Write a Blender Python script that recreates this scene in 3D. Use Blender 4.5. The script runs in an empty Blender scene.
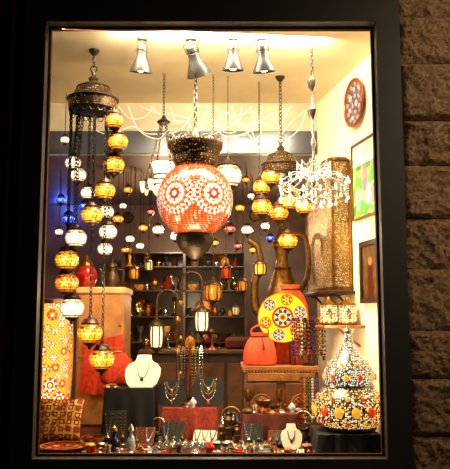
import bpy, math, random
from mathutils import Vector, Matrix
from mathutils import noise as NZ
random.seed(4)
PI=math.pi; sin=math.sin; cos=math.cos
S=bpy.context.scene; COL=S.collection
S.view_settings.view_transform='Standard'
F=700.0; TH=math.radians(7); CT=cos(TH); ST=sin(TH); CAM=Vector((0,-3.5,1.55))
# ---------- placing: a pixel of the photograph + a real depth gives a real point
def at(px,py,Y):
    u=(px-225)/F; v=(234.5-py)/F
    d=Vector((u,CT-v*ST,ST+v*CT)); return CAM+d*((Y-CAM.y)/d.y)
def Zof(py,Y): return at(225,py,Y).z
def Xof(px,Y,z): return (px-225)/F*((Y+3.5)*CT+(z-1.55)*ST)
def U(Y,z=1.55): return ((Y+3.5)*CT+(z-1.55)*ST)/F
def lin(h):
    r=[int(h[i:i+2],16)/255 for i in (0,2,4)]
    return tuple(c/12.92 if c<=.04045 else ((c+.055)/1.055)**2.4 for c in r)
# ---------- materials
def mat(name,col,rough=.5,metal=0.0,var=.3,scale=25,emit=0,bump=0,spec=.5):
    m=bpy.data.materials.new(name); m.use_nodes=True; nt=m.node_tree; b=nt.nodes['Principled BSDF']
    c=lin(col) if isinstance(col,str) else col
    tc=nt.nodes.new('ShaderNodeTexCoord'); nz=nt.nodes.new('ShaderNodeTexNoise'); nz.inputs['Scale'].default_value=scale; nz.inputs['Detail'].default_value=4
    nt.links.new(tc.outputs['Object'],nz.inputs['Vector'])
    rp=nt.nodes.new('ShaderNodeValToRGB')
    rp.color_ramp.elements[0].position=.3; rp.color_ramp.elements[1].position=.7
    rp.color_ramp.elements[0].color=tuple(x*(1-var) for x in c)+(1,)
    rp.color_ramp.elements[1].color=tuple(min(1,x*(1+var)) for x in c)+(1,)
    nt.links.new(nz.outputs['Fac'],rp.inputs['Fac']); nt.links.new(rp.outputs['Color'],b.inputs['Base Color'])
    b.inputs['Roughness'].default_value=rough; b.inputs['Metallic'].default_value=metal
    b.inputs['Specular IOR Level'].default_value=spec
    if emit:
        nt.links.new(rp.outputs['Color'],b.inputs['Emission Color']); b.inputs['Emission Strength'].default_value=emit
    if bump:
        bp=nt.nodes.new('ShaderNodeBump'); bp.inputs['Strength'].default_value=bump; bp.inputs['Distance'].default_value=.01
        nt.links.new(nz.outputs['Fac'],bp.inputs['Height']); nt.links.new(bp.outputs['Normal'],b.inputs['Normal'])
    return m
def matcol(name,emit=0,rough=.4,metal=0.0,glow=0,base=1.0):
    """tile colours from the mesh's own colour attribute; glow = brighter where the bulb sits behind the glass"""
    m=bpy.data.materials.new(name); m.use_nodes=True; nt=m.node_tree; b=nt.nodes['Principled BSDF']
    a=nt.nodes.new('ShaderNodeAttribute'); a.attribute_name='Col'
    hs=nt.nodes.new('ShaderNodeHueSaturation'); hs.inputs['Value'].default_value=base
    nt.links.new(a.outputs['Color'],hs.inputs['Color']); nt.links.new(hs.outputs['Color'],b.inputs['Base Color'])
    b.inputs['Roughness'].default_value=rough; b.inputs['Metallic'].default_value=metal
    if emit or glow:
        nt.links.new(a.outputs['Color'],b.inputs['Emission Color']); b.inputs['Emission Strength'].default_value=emit
    if glow:
        lw=nt.nodes.new('ShaderNodeLayerWeight'); lw.inputs['Blend'].default_value=.5
        mp=nt.nodes.new('ShaderNodeMapRange'); mp.inputs['From Min'].default_value=0; mp.inputs['From Max'].default_value=.75
        mp.inputs['To Min'].default_value=emit+glow; mp.inputs['To Max'].default_value=emit
        nt.links.new(lw.outputs['Facing'],mp.inputs['Value']); nt.links.new(mp.outputs['Result'],b.inputs['Emission Strength'])
    return m
def pierced(name,metal,holes,scale,thr,emit,rough=.35,patch=0,soft=.05,metallic=.7):
    """sheet metal with emitting spots painted in for lamp light through small holes"""
    m=bpy.data.materials.new(name); m.use_nodes=True; nt=m.node_tree; b=nt.nodes['Principled BSDF']
    tc=nt.nodes.new('ShaderNodeTexCoord'); vo=nt.nodes.new('ShaderNodeTexVoronoi'); vo.inputs['Scale'].default_value=scale; vo.inputs['Randomness'].default_value=.55
    nt.links.new(tc.outputs['Object'],vo.inputs['Vector'])
    mp=nt.nodes.new('ShaderNodeMapRange'); mp.inputs['From Min'].default_value=thr-soft; mp.inputs['From Max'].default_value=thr+soft; mp.inputs['To Min'].default_value=emit; mp.inputs['To Max'].default_value=0
    nt.links.new(vo.outputs['Distance'],mp.inputs['Value'])
    src=mp.outputs['Result']
    if patch:
        nz=nt.nodes.new('ShaderNodeTexNoise'); nz.inputs['Scale'].default_value=patch; nt.links.new(tc.outputs['Object'],nz.inputs['Vector'])
        m2=nt.nodes.new('ShaderNodeMapRange'); m2.inputs['From Min'].default_value=.35; m2.inputs['From Max'].default_value=.6; m2.inputs['To Min'].default_value=.25
        nt.links.new(nz.outputs['Fac'],m2.inputs['Value'])
        mu=nt.nodes.new('ShaderNodeMath'); mu.operation='MULTIPLY'; nt.links.new(src,mu.inputs[0]); nt.links.new(m2.outputs['Result'],mu.inputs[1]); src=mu.outputs[0]
    nt.links.new(src,b.inputs['Emission Strength'])
    sp=nt.nodes.new('ShaderNodeSeparateColor'); nt.links.new(vo.outputs['Color'],sp.inputs[0])
    rp=nt.nodes.new('ShaderNodeValToRGB'); rp.color_ramp.interpolation='CONSTANT'
    rp.color_ramp.elements[0].color=lin(holes[0])+(1,); rp.color_ramp.elements[1].color=lin(holes[-1])+(1,); rp.color_ramp.elements[1].position=(len(holes)-1)/len(holes)
    for i,h in enumerate(holes[1:-1]): e=rp.color_ramp.elements.new((i+1)/len(holes)); e.color=lin(h)+(1,)
    nt.links.new(sp.outputs[0],rp.inputs['Fac']); nt.links.new(rp.outputs['Color'],b.inputs['Emission Color'])
    c=lin(metal); r2=nt.nodes.new('ShaderNodeValToRGB'); r2.color_ramp.elements[0].color=tuple(min(1,x*1.2) for x in c)+(1,); r2.color_ramp.elements[1].color=tuple(x*.45 for x in c)+(1,)
    r2.color_ramp.elements[0].position=.25; r2.color_ramp.elements[1].position=.65
    nt.links.new(vo.outputs['Distance'],r2.inputs['Fac']); nt.links.new(r2.outputs['Color'],b.inputs['Base Color'])
    b.inputs['Metallic'].default_value=metallic; b.inputs['Roughness'].default_value=rough
    return m
BRASS=mat('brass','a87c34',.35,.9,.35,60); BRONZE=mat('bronze','4a3520',.45,.8,.5,60,bump=.4)
DKBRONZE=mat('dark_bronze','2c2016',.45,.7,.5,70,bump=.4); PBRONZE=pierced('pierced_bronze','46341f',['ffb858','e88a28','ffd890'],75,.25,1.0,.4,12,.06)
OLDBRASS=mat('old_brass','80581f',.4,.9,.4,50,bump=.2); EWERB=mat('aged_brass','6a4a1e',.45,.85,.5,45,bump=.4)
COPPER=mat('copper','a8622e',.35,.9,.35,50); SILVER=mat('silver','c9c4b8',.25,.95,.2,40); STEEL=mat('steel','4a4641',.45,.6,.2,30)
OLDSILV=mat('old_silver','8a8272',.3,.9,.35,60)
GUN=mat('gunmetal','2a2723',.4,.4,.3,30)
DARKIRON=mat('dark_iron','241d17',.45,.6,.4,40)
BLACK=mat('black_velvet','0e0c0c',.85,0,.3,40); REDCL=mat('red_cloth','8a2a14',.85,0,.4,60,bump=.3); RUST=mat('rust_cloth','5a2012',.85,0,.4,40,bump=.3)
WHITEV=mat('white_velvet','e4d8c0',.8,0,.08,30); WOOD=mat('brown_wood','5e3516',.5,0,.45,14,bump=.2); WOODL=mat('honey_wood','8a5422',.5,0,.4,14,bump=.2); WOODLIT=mat('lit_tan_wood','c8a066',.5,0,.25,14); WOODT=mat('tan_wood','a87440',.5,0,.3,14,bump=.1)
DKWOOD=mat('dark_wood','2a170c',.5,0,.4,12); SHELFW=mat('shelf_wood','38200f',.3,0,.4,12)
CREAM=mat('cream_paint','f4e6c2',.7,0,.05,6); MAUVE=mat('warm_beige_paint','b6a688',.4,0,.14,5); BLUEG=mat('blue_grey_paint','3e3e46',.2,0,.3,4)
FRAME=mat('dark_brown_frame','140c07',.6,0,.4,12); FRAMEB=mat('brown_frame_edge','30190b',.85,0,.3,12,spec=.1)
STONE=mat('rough_stone','7a6045',.95,0,.55,60,bump=.9); PAVE=mat('pavement','2b2825',.9,0,.3,8)
SHOPW=mat('shop_wall','5a4032',.4,0,.4,4); SHOPC=mat('shop_ceiling','54443a',.6,0,.3,3); SHOPF=mat('shop_floor','3b2418',.4,0,.3,6)
PLAT=mat('platform_cloth','5c2210',.85,0,.45,30,bump=.3); REDBAG=mat('red_leather','e0461e',.6,0,.3,22,bump=.35); BUNDLE=mat('orange_red_cloth','d8501c',.8,0,.35,26,bump=.4)
CORD=mat('white_cord','fff4dc',.5,0,.06,20); BULB=mat('lit_bulb','fff0cc',.4,0,.02,5,emit=6); CRYSTGLOW=mat('lit_crystal','fff4e0',.08,.1,.6,160,emit=.95)
CRYST=mat('crystal','e0d8c4',.06,.5,.7,160,emit=.36)  # crystal drops and beads emit light themselves, sparkle put into the material
GEMR=mat('red_gem','d83a0c',.1,0,.35,60,emit=.7); GEMO=mat('orange_gem','f89424',.1,0,.35,60,emit=1.1)
AMBER=mat('amber_glass','ff9a2a',.2,0,.35,60,emit=1.5); CLEARG=mat('frosted_glass','ffe9b8',.2,0,.3,60,emit=1.1); HONEYG=mat('honey_glass','e8c080',.2,0,.5,70,emit=.5); SOFTG=mat('soft_glass','f0dcb0',.15,.1,.5,90,emit=.45)
MOSG=matcol('glowing_mosaic',.5,.25,0,3.2,.22); MOSB=matcol('big_globe_mosaic',.72,.22,0,1.25,.1); MOS=matcol('painted_pattern',0,.35)
GOLDCL=matcol('brocade',0,.7)
# ---------- mesh builder
class MB:
    def __init__(s): s.v=[]; s.f=[]; s.c=[]
    def add(s,vs,fs,cs=None,M=None):
        n=len(s.v)
        s.v+= [tuple(M@Vector(v)) for v in vs] if M is not None else [tuple(v) for v in vs]
        s.f+=[tuple(i+n for i in f) for f in fs]; s.c+=cs if cs else [(1,1,1)]*len(fs); return s
    def box(s,c,d,M=None,bev=0):
        x,y,z=d[0]/2,d[1]/2,d[2]/2
        if bev:
            vs=[];bb=bev
            for zz,k in ((-z,bb),(-z+bb,0),(z-bb,0),(z,bb)):
                xx,yy=x-k,y-k; q=bb if k==0 else bb*.5
                for (a,b) in ((-xx+q,-yy),(xx-q,-yy),(xx,-yy+q),(xx,yy-q),(xx-q,yy),(-xx+q,yy),(-xx,yy-q),(-xx,-yy+q)): vs.append((c[0]+a,c[1]+b,c[2]+zz))
            fs=[tuple(range(7,-1,-1)),tuple(range(24,32))]
            for L in range(3):
                for i in range(8): j=(i+1)%8; fs.append((L*8+i,L*8+j,L*8+8+j,L*8+8+i))
            return s.add(vs,fs,None,M)
        vs=[(c[0]+a*x,c[1]+b*y,c[2]+e*z) for e in (-1,1) for b in (-1,1) for a in (-1,1)]
        return s.add(vs,[(0,2,3,1),(4,5,7,6),(0,1,5,4),(2,6,7,3),(0,4,6,2),(1,3,7,5)],None,M)
    def prism(s,P,z0,z1):
        n=len(P); vs=[(x,y,z0) for x,y in P]+[(x,y,z1) for x,y in P]
        return s.add(vs,[tuple(range(n-1,-1,-1)),tuple(range(n,2*n))]+[(i,(i+1)%n,n+(i+1)%n,n+i) for i in range(n)])
    def lathe(s,prof,seg=24,cf=None,M=None,k=1.0,c=(0,0,0),cap=True):
        vs=[];fs=[];cs=[];n=len(prof)
        for r,z in prof:
            for i in range(seg):
                a=2*PI*i/seg; vs.append((c[0]+r*k*cos(a),c[1]+r*k*sin(a),c[2]+z*k))
        for j in range(n-1):
            for i in range(seg):
                q=(i+1)%seg; fs.append((j*seg+i,j*seg+q,(j+1)*seg+q,(j+1)*seg+i))
                cs.append(cf((i+.5)/seg,(j+.5)/(n-1)) if cf else (1,1,1))
        if prof[0][0]>1e-6: fs.append(tuple(range(seg-1,-1,-1))); cs.append(cs[0])
        if cap and prof[-1][0]>1e-6: fs.append(tuple(range((n-1)*seg,n*seg))); cs.append(cs[-1])
        return s.add(vs,fs,cs,M)
    def sphere(s,c,r,nu=20,nv=12,cf=None,sc=(1,1,1)):
        vs=[];fs=[];cs=[]
        for j in range(nv+1):
            t=PI*j/nv
            for i in range(nu):
                p=2*PI*i/nu; vs.append((c[0]+r*sc[0]*sin(t)*cos(p),c[1]+r*sc[1]*sin(t)*sin(p),c[2]-r*sc[2]*cos(t)))
        for j in range(nv):
            for i in range(nu):
                q=(i+1)%nu
                fs.append((j*nu+i,j*nu+q,(j+1)*nu+q,(j+1)*nu+i))
                if cf:
                    t=PI*(j+.5)/nv; p=2*PI*(i+.5)/nu; cs.append(cf(Vector((sin(t)*cos(p),sin(t)*sin(p),-cos(t)))))
        return s.add(vs,fs,cs or None)
    def tube(s,pts,r,seg=8,closed=False):
        P=[Vector(p) for p in pts]; n=len(P); vs=[];fs=[]
        rs=r if isinstance(r,(list,tuple)) else [r]*n
        up=None
        for i in range(n):
            if closed: t=P[(i+1)%n]-P[i-1]
            else: t=P[min(i+1,n-1)]-P[max(i-1,0)]
            t.normalize()
            if up is None: up=t.orthogonal().normalized()
            else:
                up=up-t*up.dot(t)
                up=up.normalized() if up.length>1e-6 else t.orthogonal().normalized()
            w=t.cross(up)
            for k in range(seg):
                a=2*PI*k/seg; vs.append(P[i]+(up*cos(a)+w*sin(a))*rs[i])
        m=n if closed else n-1
        for i in range(m):
            b=((i+1)%n)*seg
            for k in range(seg):
                q=(k+1)%seg; fs.append((i*seg+k,i*seg+q,b+q,b+k))
        if not closed: fs.append(tuple(range(seg-1,-1,-1))); fs.append(tuple(range((n-1)*seg,n*seg)))
        return s.add(vs,fs)
    def ring(s,c,R,r,seg=16,ts=6,M=None,sx=1,sy=1):
        T=M or Matrix.Identity(4)
        return s.tube([Vector(c)+(T.to_3x3()@Vector((R*sx*cos(2*PI*i/seg),R*sy*sin(2*PI*i/seg),0))) for i in range(seg)],r,ts,True)
    def chain(s,a,b,L=.024,r=.0028,w=.007):
        a=Vector(a);b=Vector(b);d=b-a;n=max(1,int(d.length/(L*.78)));t=d.normalized();o=t.orthogonal().normalized();o2=t.cross(o)
        for i in range(n):
            m=a+d*((i+.5)/n); q=o if i%2 else o2
            s.tube([m+t*(L/2*cos(2*PI*k/8))+q*(w*sin(2*PI*k/8)) for k in range(8)],r,4,True)
        return s
    def beads(s,pts,r,last=None):
        for i,p in enumerate(pts): s.sphere(p,last if (last and i==len(pts)-1) else r,6,4)
        return s
    def loft(s,levels,seg=20,pw=1.0,cf=None,M=None):
        vs=[];fs=[];cs=[];n=len(levels)
        for (rx,ry,cx,cy,z) in levels:
            for i in range(seg):
                a=2*PI*i/seg; ca,sa=cos(a),sin(a)
                vs.append((cx+rx*math.copysign(abs(ca)**pw,ca),cy+ry*math.copysign(abs(sa)**pw,sa),z))
        for j in range(n-1):
            for i in range(seg):
                q=(i+1)%seg; fs.append((j*seg+i,j*seg+q,(j+1)*seg+q,(j+1)*seg+i)); cs.append(cf((i+.5)/seg,(j+.5)/(n-1)) if cf else (1,1,1))
        fs.append(tuple(range(seg-1,-1,-1))); cs.append(cs[0]); fs.append(tuple(range((n-1)*seg,n*seg))); cs.append(cs[-1])
        return s.add(vs,fs,cs,M)
    def grid(s,fn,nu,nv,cf=None):
        vs=[fn(i/nu,j/nv) for j in range(nv+1) for i in range(nu+1)];fs=[];cs=[]
        for j in range(nv):
            for i in range(nu):
                k=j*(nu+1)+i; fs.append((k,k+1,k+nu+2,k+nu+1)); cs.append(cf((i+.5)/nu,(j+.5)/nv) if cf else (1,1,1))
        return s.add(vs,fs,cs)
def mk(name,mb,m,parent=None,loc=None,smooth=True,rot=None):
    me=bpy.data.meshes.new(name); me.from_pydata(mb.v,[],mb.f); me.update()
    ca=me.color_attributes.new('Col','FLOAT_COLOR','CORNER'); arr=[]
    for f,c in zip(mb.f,mb.c): arr+=[c[0],c[1],c[2],1.0]*len(f)
    ca.data.foreach_set('color',arr)
    if smooth:
        me.polygons.foreach_set('use_smooth',[True]*len(me.polygons))
        try: me.set_sharp_from_angle(angle=math.radians(38))
        except Exception: pass
    me.materials.append(m); o=bpy.data.objects.new(name,me); COL.objects.link(o)
    if parent: o.parent=parent
    if loc is not None: o.location=loc
    if rot is not None: o.rotation_euler=rot
    return o
def tag(o,label,cat,group=None):
    o['label']=label; o['category']=cat
    if group: o['group']=group
    return o
def thing(name,label,cat,loc=(0,0,0),rotz=0,group=None):
    o=bpy.data.objects.new(name,None); o.empty_display_size=.05; COL.objects.link(o); o.location=loc; o.rotation_euler=(0,0,rotz); return tag(o,label,cat,group)
def struct(name,mb,m,smooth=False):
    o=mk(name,mb,m,smooth=smooth); o['kind']='structure'; return o
def B(c,d,bev=0): return MB().box(c,d,None,bev)
def span(x0,x1,y0,y1,z0,z1,bev=0): return B(((x0+x1)/2,(y0+y1)/2,(z0+z1)/2),(x1-x0,y1-y0,z1-z0),bev)
def sm(P,n=5):
    P=[Vector(p) for p in P]; Q=[]
    for i in range(len(P)-1):
        a,b,c_,d_=P[max(i-1,0)],P[i],P[i+1],P[min(i+2,len(P)-1)]
        for k in range(n):
            s_=k/n; Q.append(.5*((2*b)+(c_-a)*s_+(2*a-5*b+4*c_-d_)*s_*s_+(3*b-a-3*c_+d_)*s_**3))
    return Q+[P[-1]]
ORD=['first','second','third','fourth','fifth','sixth','seventh','eighth','ninth','tenth','eleventh','twelfth','thirteenth','fourteenth','fifteenth','sixteenth','seventeenth','eighteenth']
# ---------- patterns
def polar(a,phi,rad,pal,sp,grout,gw=.14):
    k=a/rad*len(pal); i=min(int(k),len(pal)-1)
    if k-i<gw: return grout
    w=(phi/(2*PI)+.5)*sp[i]; j=int(w)
    if w-j<gw and sp[i]>1: return grout
    p=pal[i]; return p[j%len(p)]
def frame_of(n,cents):
    c=max(cents,key=lambda c:n.dot(c)); a=math.acos(max(-1,min(1,n.dot(c))))
    e=Vector((0,0,1)).cross(c); e=e.normalized() if e.length>1e-4 else Vector((1,0,0)); g=c.cross(e)
    return a,math.atan2(n.dot(g),n.dot(e))
def rosette(n,cents,rad,pal,sp,grout,bg):
    if abs(n.z)>.8: return grout
    a,ph=frame_of(n,cents)
    if a<rad: return polar(a,ph,rad,pal,sp,grout,.12)
    th=math.asin(n.z)*10; ph=math.atan2(n.y,n.x)*8
    if th-math.floor(th)<.16 or ph-math.floor(ph)<.16: return grout
    return bg[(int(math.floor(th))*7+int(math.floor(ph))*3)%len(bg)]
def dots(n,cents,rad,rings,bgc,bgd):
    """rings: (ground, dot, how many) from the middle outward; outside them a lattice of dots"""
    a,ph=frame_of(n,cents)
    if a<rad:
        k=a/rad*len(rings); i=min(int(k),len(rings)-1); g,d,m=rings[i]
        if m<=1: return g
        w=(ph/(2*PI)+.5)*m; return d if math.hypot(w-int(w)-.5,(k-i-.5))<.4 else g
    th=math.asin(n.z)*15; r=math.floor(th); m=max(4,int(60*math.sqrt(max(.02,1-n.z*n.z))))
    p=(math.atan2(n.y,n.x)/(2*PI)+.5)*m+(r%2)*.5
    return bgd[(r*5+int(p)*3)%len(bgd)] if math.hypot(p-math.floor(p)-.5,th-r-.5)<.33 else bgc[(r*3+int(p))%len(bgc)]
def eq(n,z=0,off=0): return [Vector((cos(2*PI*i/n+off),sin(2*PI*i/n+off),z)).normalized() for i in range(n)]
GLK={'amber':dict(pal=[[lin('fff2a8')],[lin('ffcc40')],[lin('ffc040'),lin('d0560a')],[lin('ff9e20')]],bg=[lin('e88210'),lin('c45006'),lin('f8a028')],gr=lin('6a2a06')),
 'orange':dict(pal=[[lin('ffe890')],[lin('ffa430')],[lin('c83c08'),lin('ffb848')],[lin('f07a14')]],bg=[lin('d85c0c'),lin('a83406'),lin('f08c24')],gr=lin('521804')),
 'white':dict(pal=[[lin('ffffff')],[lin('fff2da')],[lin('ffecd0'),lin('cc9450')],[lin('f8e2ba')]],bg=[lin('f2dcb4'),lin('e0c08c'),lin('fff0d4')],gr=lin('86602f')),
 'red':dict(pal=[[lin('ffd0a0')],[lin('f04a30')],[lin('c81a10'),lin('ffb090')],[lin('e03020')]],bg=[lin('b81a10'),lin('8a0e0a'),lin('e05040')],gr=lin('3a0604')),
 'blue':dict(pal=[[lin('c0d8ff')],[lin('3a6aff')],[lin('1a2ad0'),lin('80a8ff')],[lin('2040f0')]],bg=[lin('1a28c8'),lin('1018a0'),lin('4060ff')],gr=lin('060828'))}
def glass_globe(parent,loc,r,kind,capm=DKBRONZE,fine=True):
    K=GLK[kind]; ce=eq(5,0,-PI/2)
    o=mk('globe_shade',MB().sphere((0,0,0),r,*((60,34) if fine else (30,18)),lambda n:rosette(n,ce,.58,K['pal'],[1,8,10,14],K['gr'],K['bg']),(1,1,.9)),MOSG,parent,loc)
    mk('cap',MB().lathe([(.5,.66),(.72,.68),(.76,.78),(.6,.95),(.5,1.12),(.2,1.22),(.14,1.42),(0,1.5)],16,k=r),capm,o)
    mk('finial',MB().lathe([(0,-1.36),(.16,-1.22),(.14,-1.1),(.45,-.92),(.55,-.8),(.5,-.68)],12,k=r),capm,o)
    return o
# ================= SETTING =================
D=1.3; ZC=3.075; WL,WR=-.915,.772; WB=Zof(456,0); WT=Zof(28,0); Zp=.893
SL=.21; RW=math.atan(SL)
def wallX(Y): return .92-SL*Y        # the right side wall splays inward toward the back
HB=Zof(154,D)
struct('ceiling',MB().prism([(-2.2,0),(1.0,0),(1.0,D),(-2.2,D)],ZC,ZC+.05),CREAM)
struct('ceiling',span(-2.2,2.2,D+.05,3.5,HB,HB+.05),SHOPC)
struct('wall_back',span(-2.2,wallX(D)-.001,D,D+.05,HB,ZC),MAUVE)
struct('trim_5',span(-2.2,wallX(D)-.005,D-.02,D-.001,HB,Zof(131,D-.02)),BLUEG)
struct('wall_right',MB().prism([(wallX(.02),.02),(wallX(.02)+.06,.02),(wallX(D+.05)+.06,D+.05),(wallX(D+.05),D+.05)],0,ZC),CREAM)
struct('wall_left',span(-2.26,-2.2,0,3.5,0,ZC),SHOPW)
struct('wall_shop_right',span(2.2,2.26,D,3.5,0,HB),SHOPW)
struct('wall_shop_back',span(-2.2,2.2,3.5,3.56,0,HB),SHOPW)
struct('floor',span(-2.26,2.26,0,3.56,-.05,0),SHOPF)
struct('pavement',span(-4,4,-6,-.05,-.15,-.05),PAVE)
# facade
fr=MB()
fr.box(((WL-.055),-.03,2),(.11,.1,4)); fr.box((WR+.06,-.03,2),(.12,.1,4)); fr.box(((WL+WR)/2,-.03,WT+.45),(WR-WL,.1,.9)); fr.box(((WL+WR)/2,-.03,WB-.45),(WR-WL,.1,.9))
struct('window_1',fr,FRAME)
e=MB(); w=.012
e.box((WL+w/2,0,(WB+WT)/2),(w,.03,WT-WB)); e.box((WR-w/2,0,(WB+WT)/2),(w,.03,WT-WB)); e.box(((WL+WR)/2,0,WT-w/2),(WR-WL-2*w,.03,w)); e.box(((WL+WR)/2,0,WB+w/2),(WR-WL-2*w,.03,w))
struct('trim_2',e,FRAMEB)
dd=MB(); dd.box((-1.6,-.01,2),(1.14,.06,4)); struct('door_1',dd,FRAME)
dd=MB(); dd.box((-1.085,-.05,2),(.02,.03,4)); dd.box((-1.045,-.055,2),(.012,.03,4)); struct('trim_3',dd,FRAMEB)
st=MB(); z=-.05; row=0
while z<4:
    hgt=[.27,.23,.3,.25][row%4]; x=.893
    ws=[.42,.6,.5] if row%2 else [.62,.45,.55]
    for ib,wd in enumerate(ws):
        x1=min(x+wd,2.4)
        def fn(a,b,x=x,x1=x1,z=z,hgt=hgt,off=.012*sin(row*5.1+ib*2.3),tl=.02*sin(row*3.7+ib)):
            ed=min(a*(x1-x),(1-a)*(x1-x),b*hgt,(1-b)*hgt); k=min(1,ed/(.026+.010*NZ.noise(Vector((a*9,b*9,row))))) 
            k=max(0,k)**.7; X_=x+a*(x1-x); Z_=z+b*hgt
            n=NZ.noise(Vector((X_*12,Z_*12+row*3,row)))*.018+NZ.noise(Vector((X_*32,Z_*32,3)))*.013+NZ.noise(Vector((X_*85,Z_*85,8)))*.008
            return (X_,-.055-k*(.026+off+tl*(b-.5)+n),Z_)
        st.grid(fn,52,34); x=x1
    z+=hgt; row+=1
struct('wall_front',st,STONE,True)
struct('wall_facade',span(.892,2.4,-.05,.0,-.05,4),STONE)
# ================= PLATFORM AND RISERS =================
tag(mk('display_platform',MB().prism([(-1.25,.03),(wallX(.03)-.004,.03),(wallX(1.25)-.004,1.25),(-1.25,1.25)],Zp-.12,Zp),PLAT,smooth=False),'broad dark red cloth covered display platform along the bottom of the window','platform')
tag(mk('platform_base',span(-1.2,.62,.08,1.2,0,Zp-.121),DKWOOD),'plain dark wooden base carrying the display platform','base')
def riser(x0,x1,y0,y1,zt,m,label):
    """a block under a cloth whose folds spread toward the bottom"""
    xa,xb=Xof(x0,y0,zt),Xof(x1,y0,zt); P=[]
    for (ax,ay,bx,by) in ((xa,y0,xb,y0),(xb,y0,xb,y1),(xb,y1,xa,y1),(xa,y1,xa,y0)):
        n=max(6,int(math.hypot(bx-ax,by-ay)/.012))
        P+=[(ax+(bx-ax)*i/n,ay+(by-ay)*i/n) for i in range(n)]
    cx,cy=(xa+xb)/2,(y0+y1)/2; n=len(P); vs=[];fs=[]; L=8
    for j in range(L+1):
        f=j/L; z_=zt-.001-(zt-Zp-.001)*f
        for i,(px,py) in enumerate(P):
            o=.004+f*(.010+.011*sin(i*.9)+.008*sin(i*.37+2)); dx,dy=px-cx,py-cy; l=math.hypot(dx,dy)
            vs.append((px+dx/l*o-dx/l*.012,py+dy/l*o-dy/l*.012,z_+ (.002*sin(i*1.3) if j==0 else 0)-(.002 if j==0 else 0)))
    for j in range(L):
        for i in range(n): q=(i+1)%n; fs.append((j*n+q,j*n+i,(j+1)*n+i,(j+1)*n+q))
    fs.append(tuple(range(n))); fs.append(tuple(range(L*n+n-1,L*n-1,-1)))
    mb=MB(); mb.add(vs,fs); return tag(mk('display_riser',mb,m),label,'display riser')
ZA=Zof(388,.42); ZBr=Zof(408,.45); ZCr=Zof(414,.42); ZD=Zof(434,.1); Zcab=Zof(366,.72)
riser(103,154,.42,.72,ZA,BLACK,'tall black cloth covered riser under the white panel and dark red bag')
riser(161,218,.45,.76,ZBr,REDCL,'red cloth covered riser under the low black necklace stands')
riser(242,300,.42,.68,ZCr,RUST,'dark rust cloth riser in front of the carved cabinet')
riser(317,383,.08,.42,ZD,BLACK,'very low black riser under the big jewelled dome lamp')
# ================= CEILING SPOTLIGHTS =================
def spotlight(px,Y,tilt,turn,k,label,energy=40):
    x=Xof(px,Y,2.95); t=thing('spotlight',label,'spotlight',(x,Y,ZC),0,'spotlights on the display ceiling')
    u=U(Y,2.95)*k
    mk('mount',MB().lathe([(5,-3),(5,0)],16,k=u),GUN,t)
    drop=-9*u
    mk('stem',MB().tube([(0,0,0),(0,0,drop)],1.2*u,8),GUN,t)
    M=Matrix.Translation((0,0,drop))@Matrix.Rotation(turn,4,'Z')@Matrix.Rotation(tilt,4,'X')
    mk('housing',MB().lathe([(0,2),(3.5,1.5),(5,0),(5.2,-4),(4.6,-4.4),(4.6,-5.4),(5.2,-5.8),(5.2,-10),(6,-12)],18,M=M,k=u),GUN,t)
    mk('shade',MB().lathe([(5.4,-11),(6.2,-13),(8.5,-18),(11,-24),(11.6,-26),(11.2,-26),(8,-18.4),(5.5,-13)],22,M=M,k=u),GUN,t)
    mk('bulb',MB().sphere(M@Vector((0,0,-20.5*u)),5.6*u,12,8),BULB,t)
    mk('yoke',MB().tube([M@Vector((6*u,0,-6*u)),M@Vector((7.5*u,0,3*u)),M@Vector((0,0,5*u)),M@Vector((-7.5*u,0,3*u)),M@Vector((-6*u,0,-6*u))],.7*u,6),GUN,t)
    l=bpy.data.lights.new('spot_lamp','SPOT'); l.energy=energy; l.color=(1,.80,.50); l.spot_size=math.radians(130); l.spot_blend=.7; l.shadow_soft_size=.03
    lo=bpy.data.objects.new('spot_lamp',l); COL.objects.link(lo); lo.matrix_world=Matrix.Translation((x,Y,ZC))@M@Matrix.Translation((0,0,-27*u))
    return t
spotlight(142,.14,.25,.3,1.0,'dark metal cone spotlight, leftmost on the ceiling, pointing down',100)
spotlight(191,.14,.6,-.5,1.12,'largest dark metal spotlight, tilted, above the big red globe lamp',100)
spotlight(233,.14,.2,0,.95,'upright dark spotlight just right of the tilted one',100)
spotlight(262,.14,.25,-.4,1.0,'rightmost dark spotlight, beside the crystal chandelier chain',80)
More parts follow.
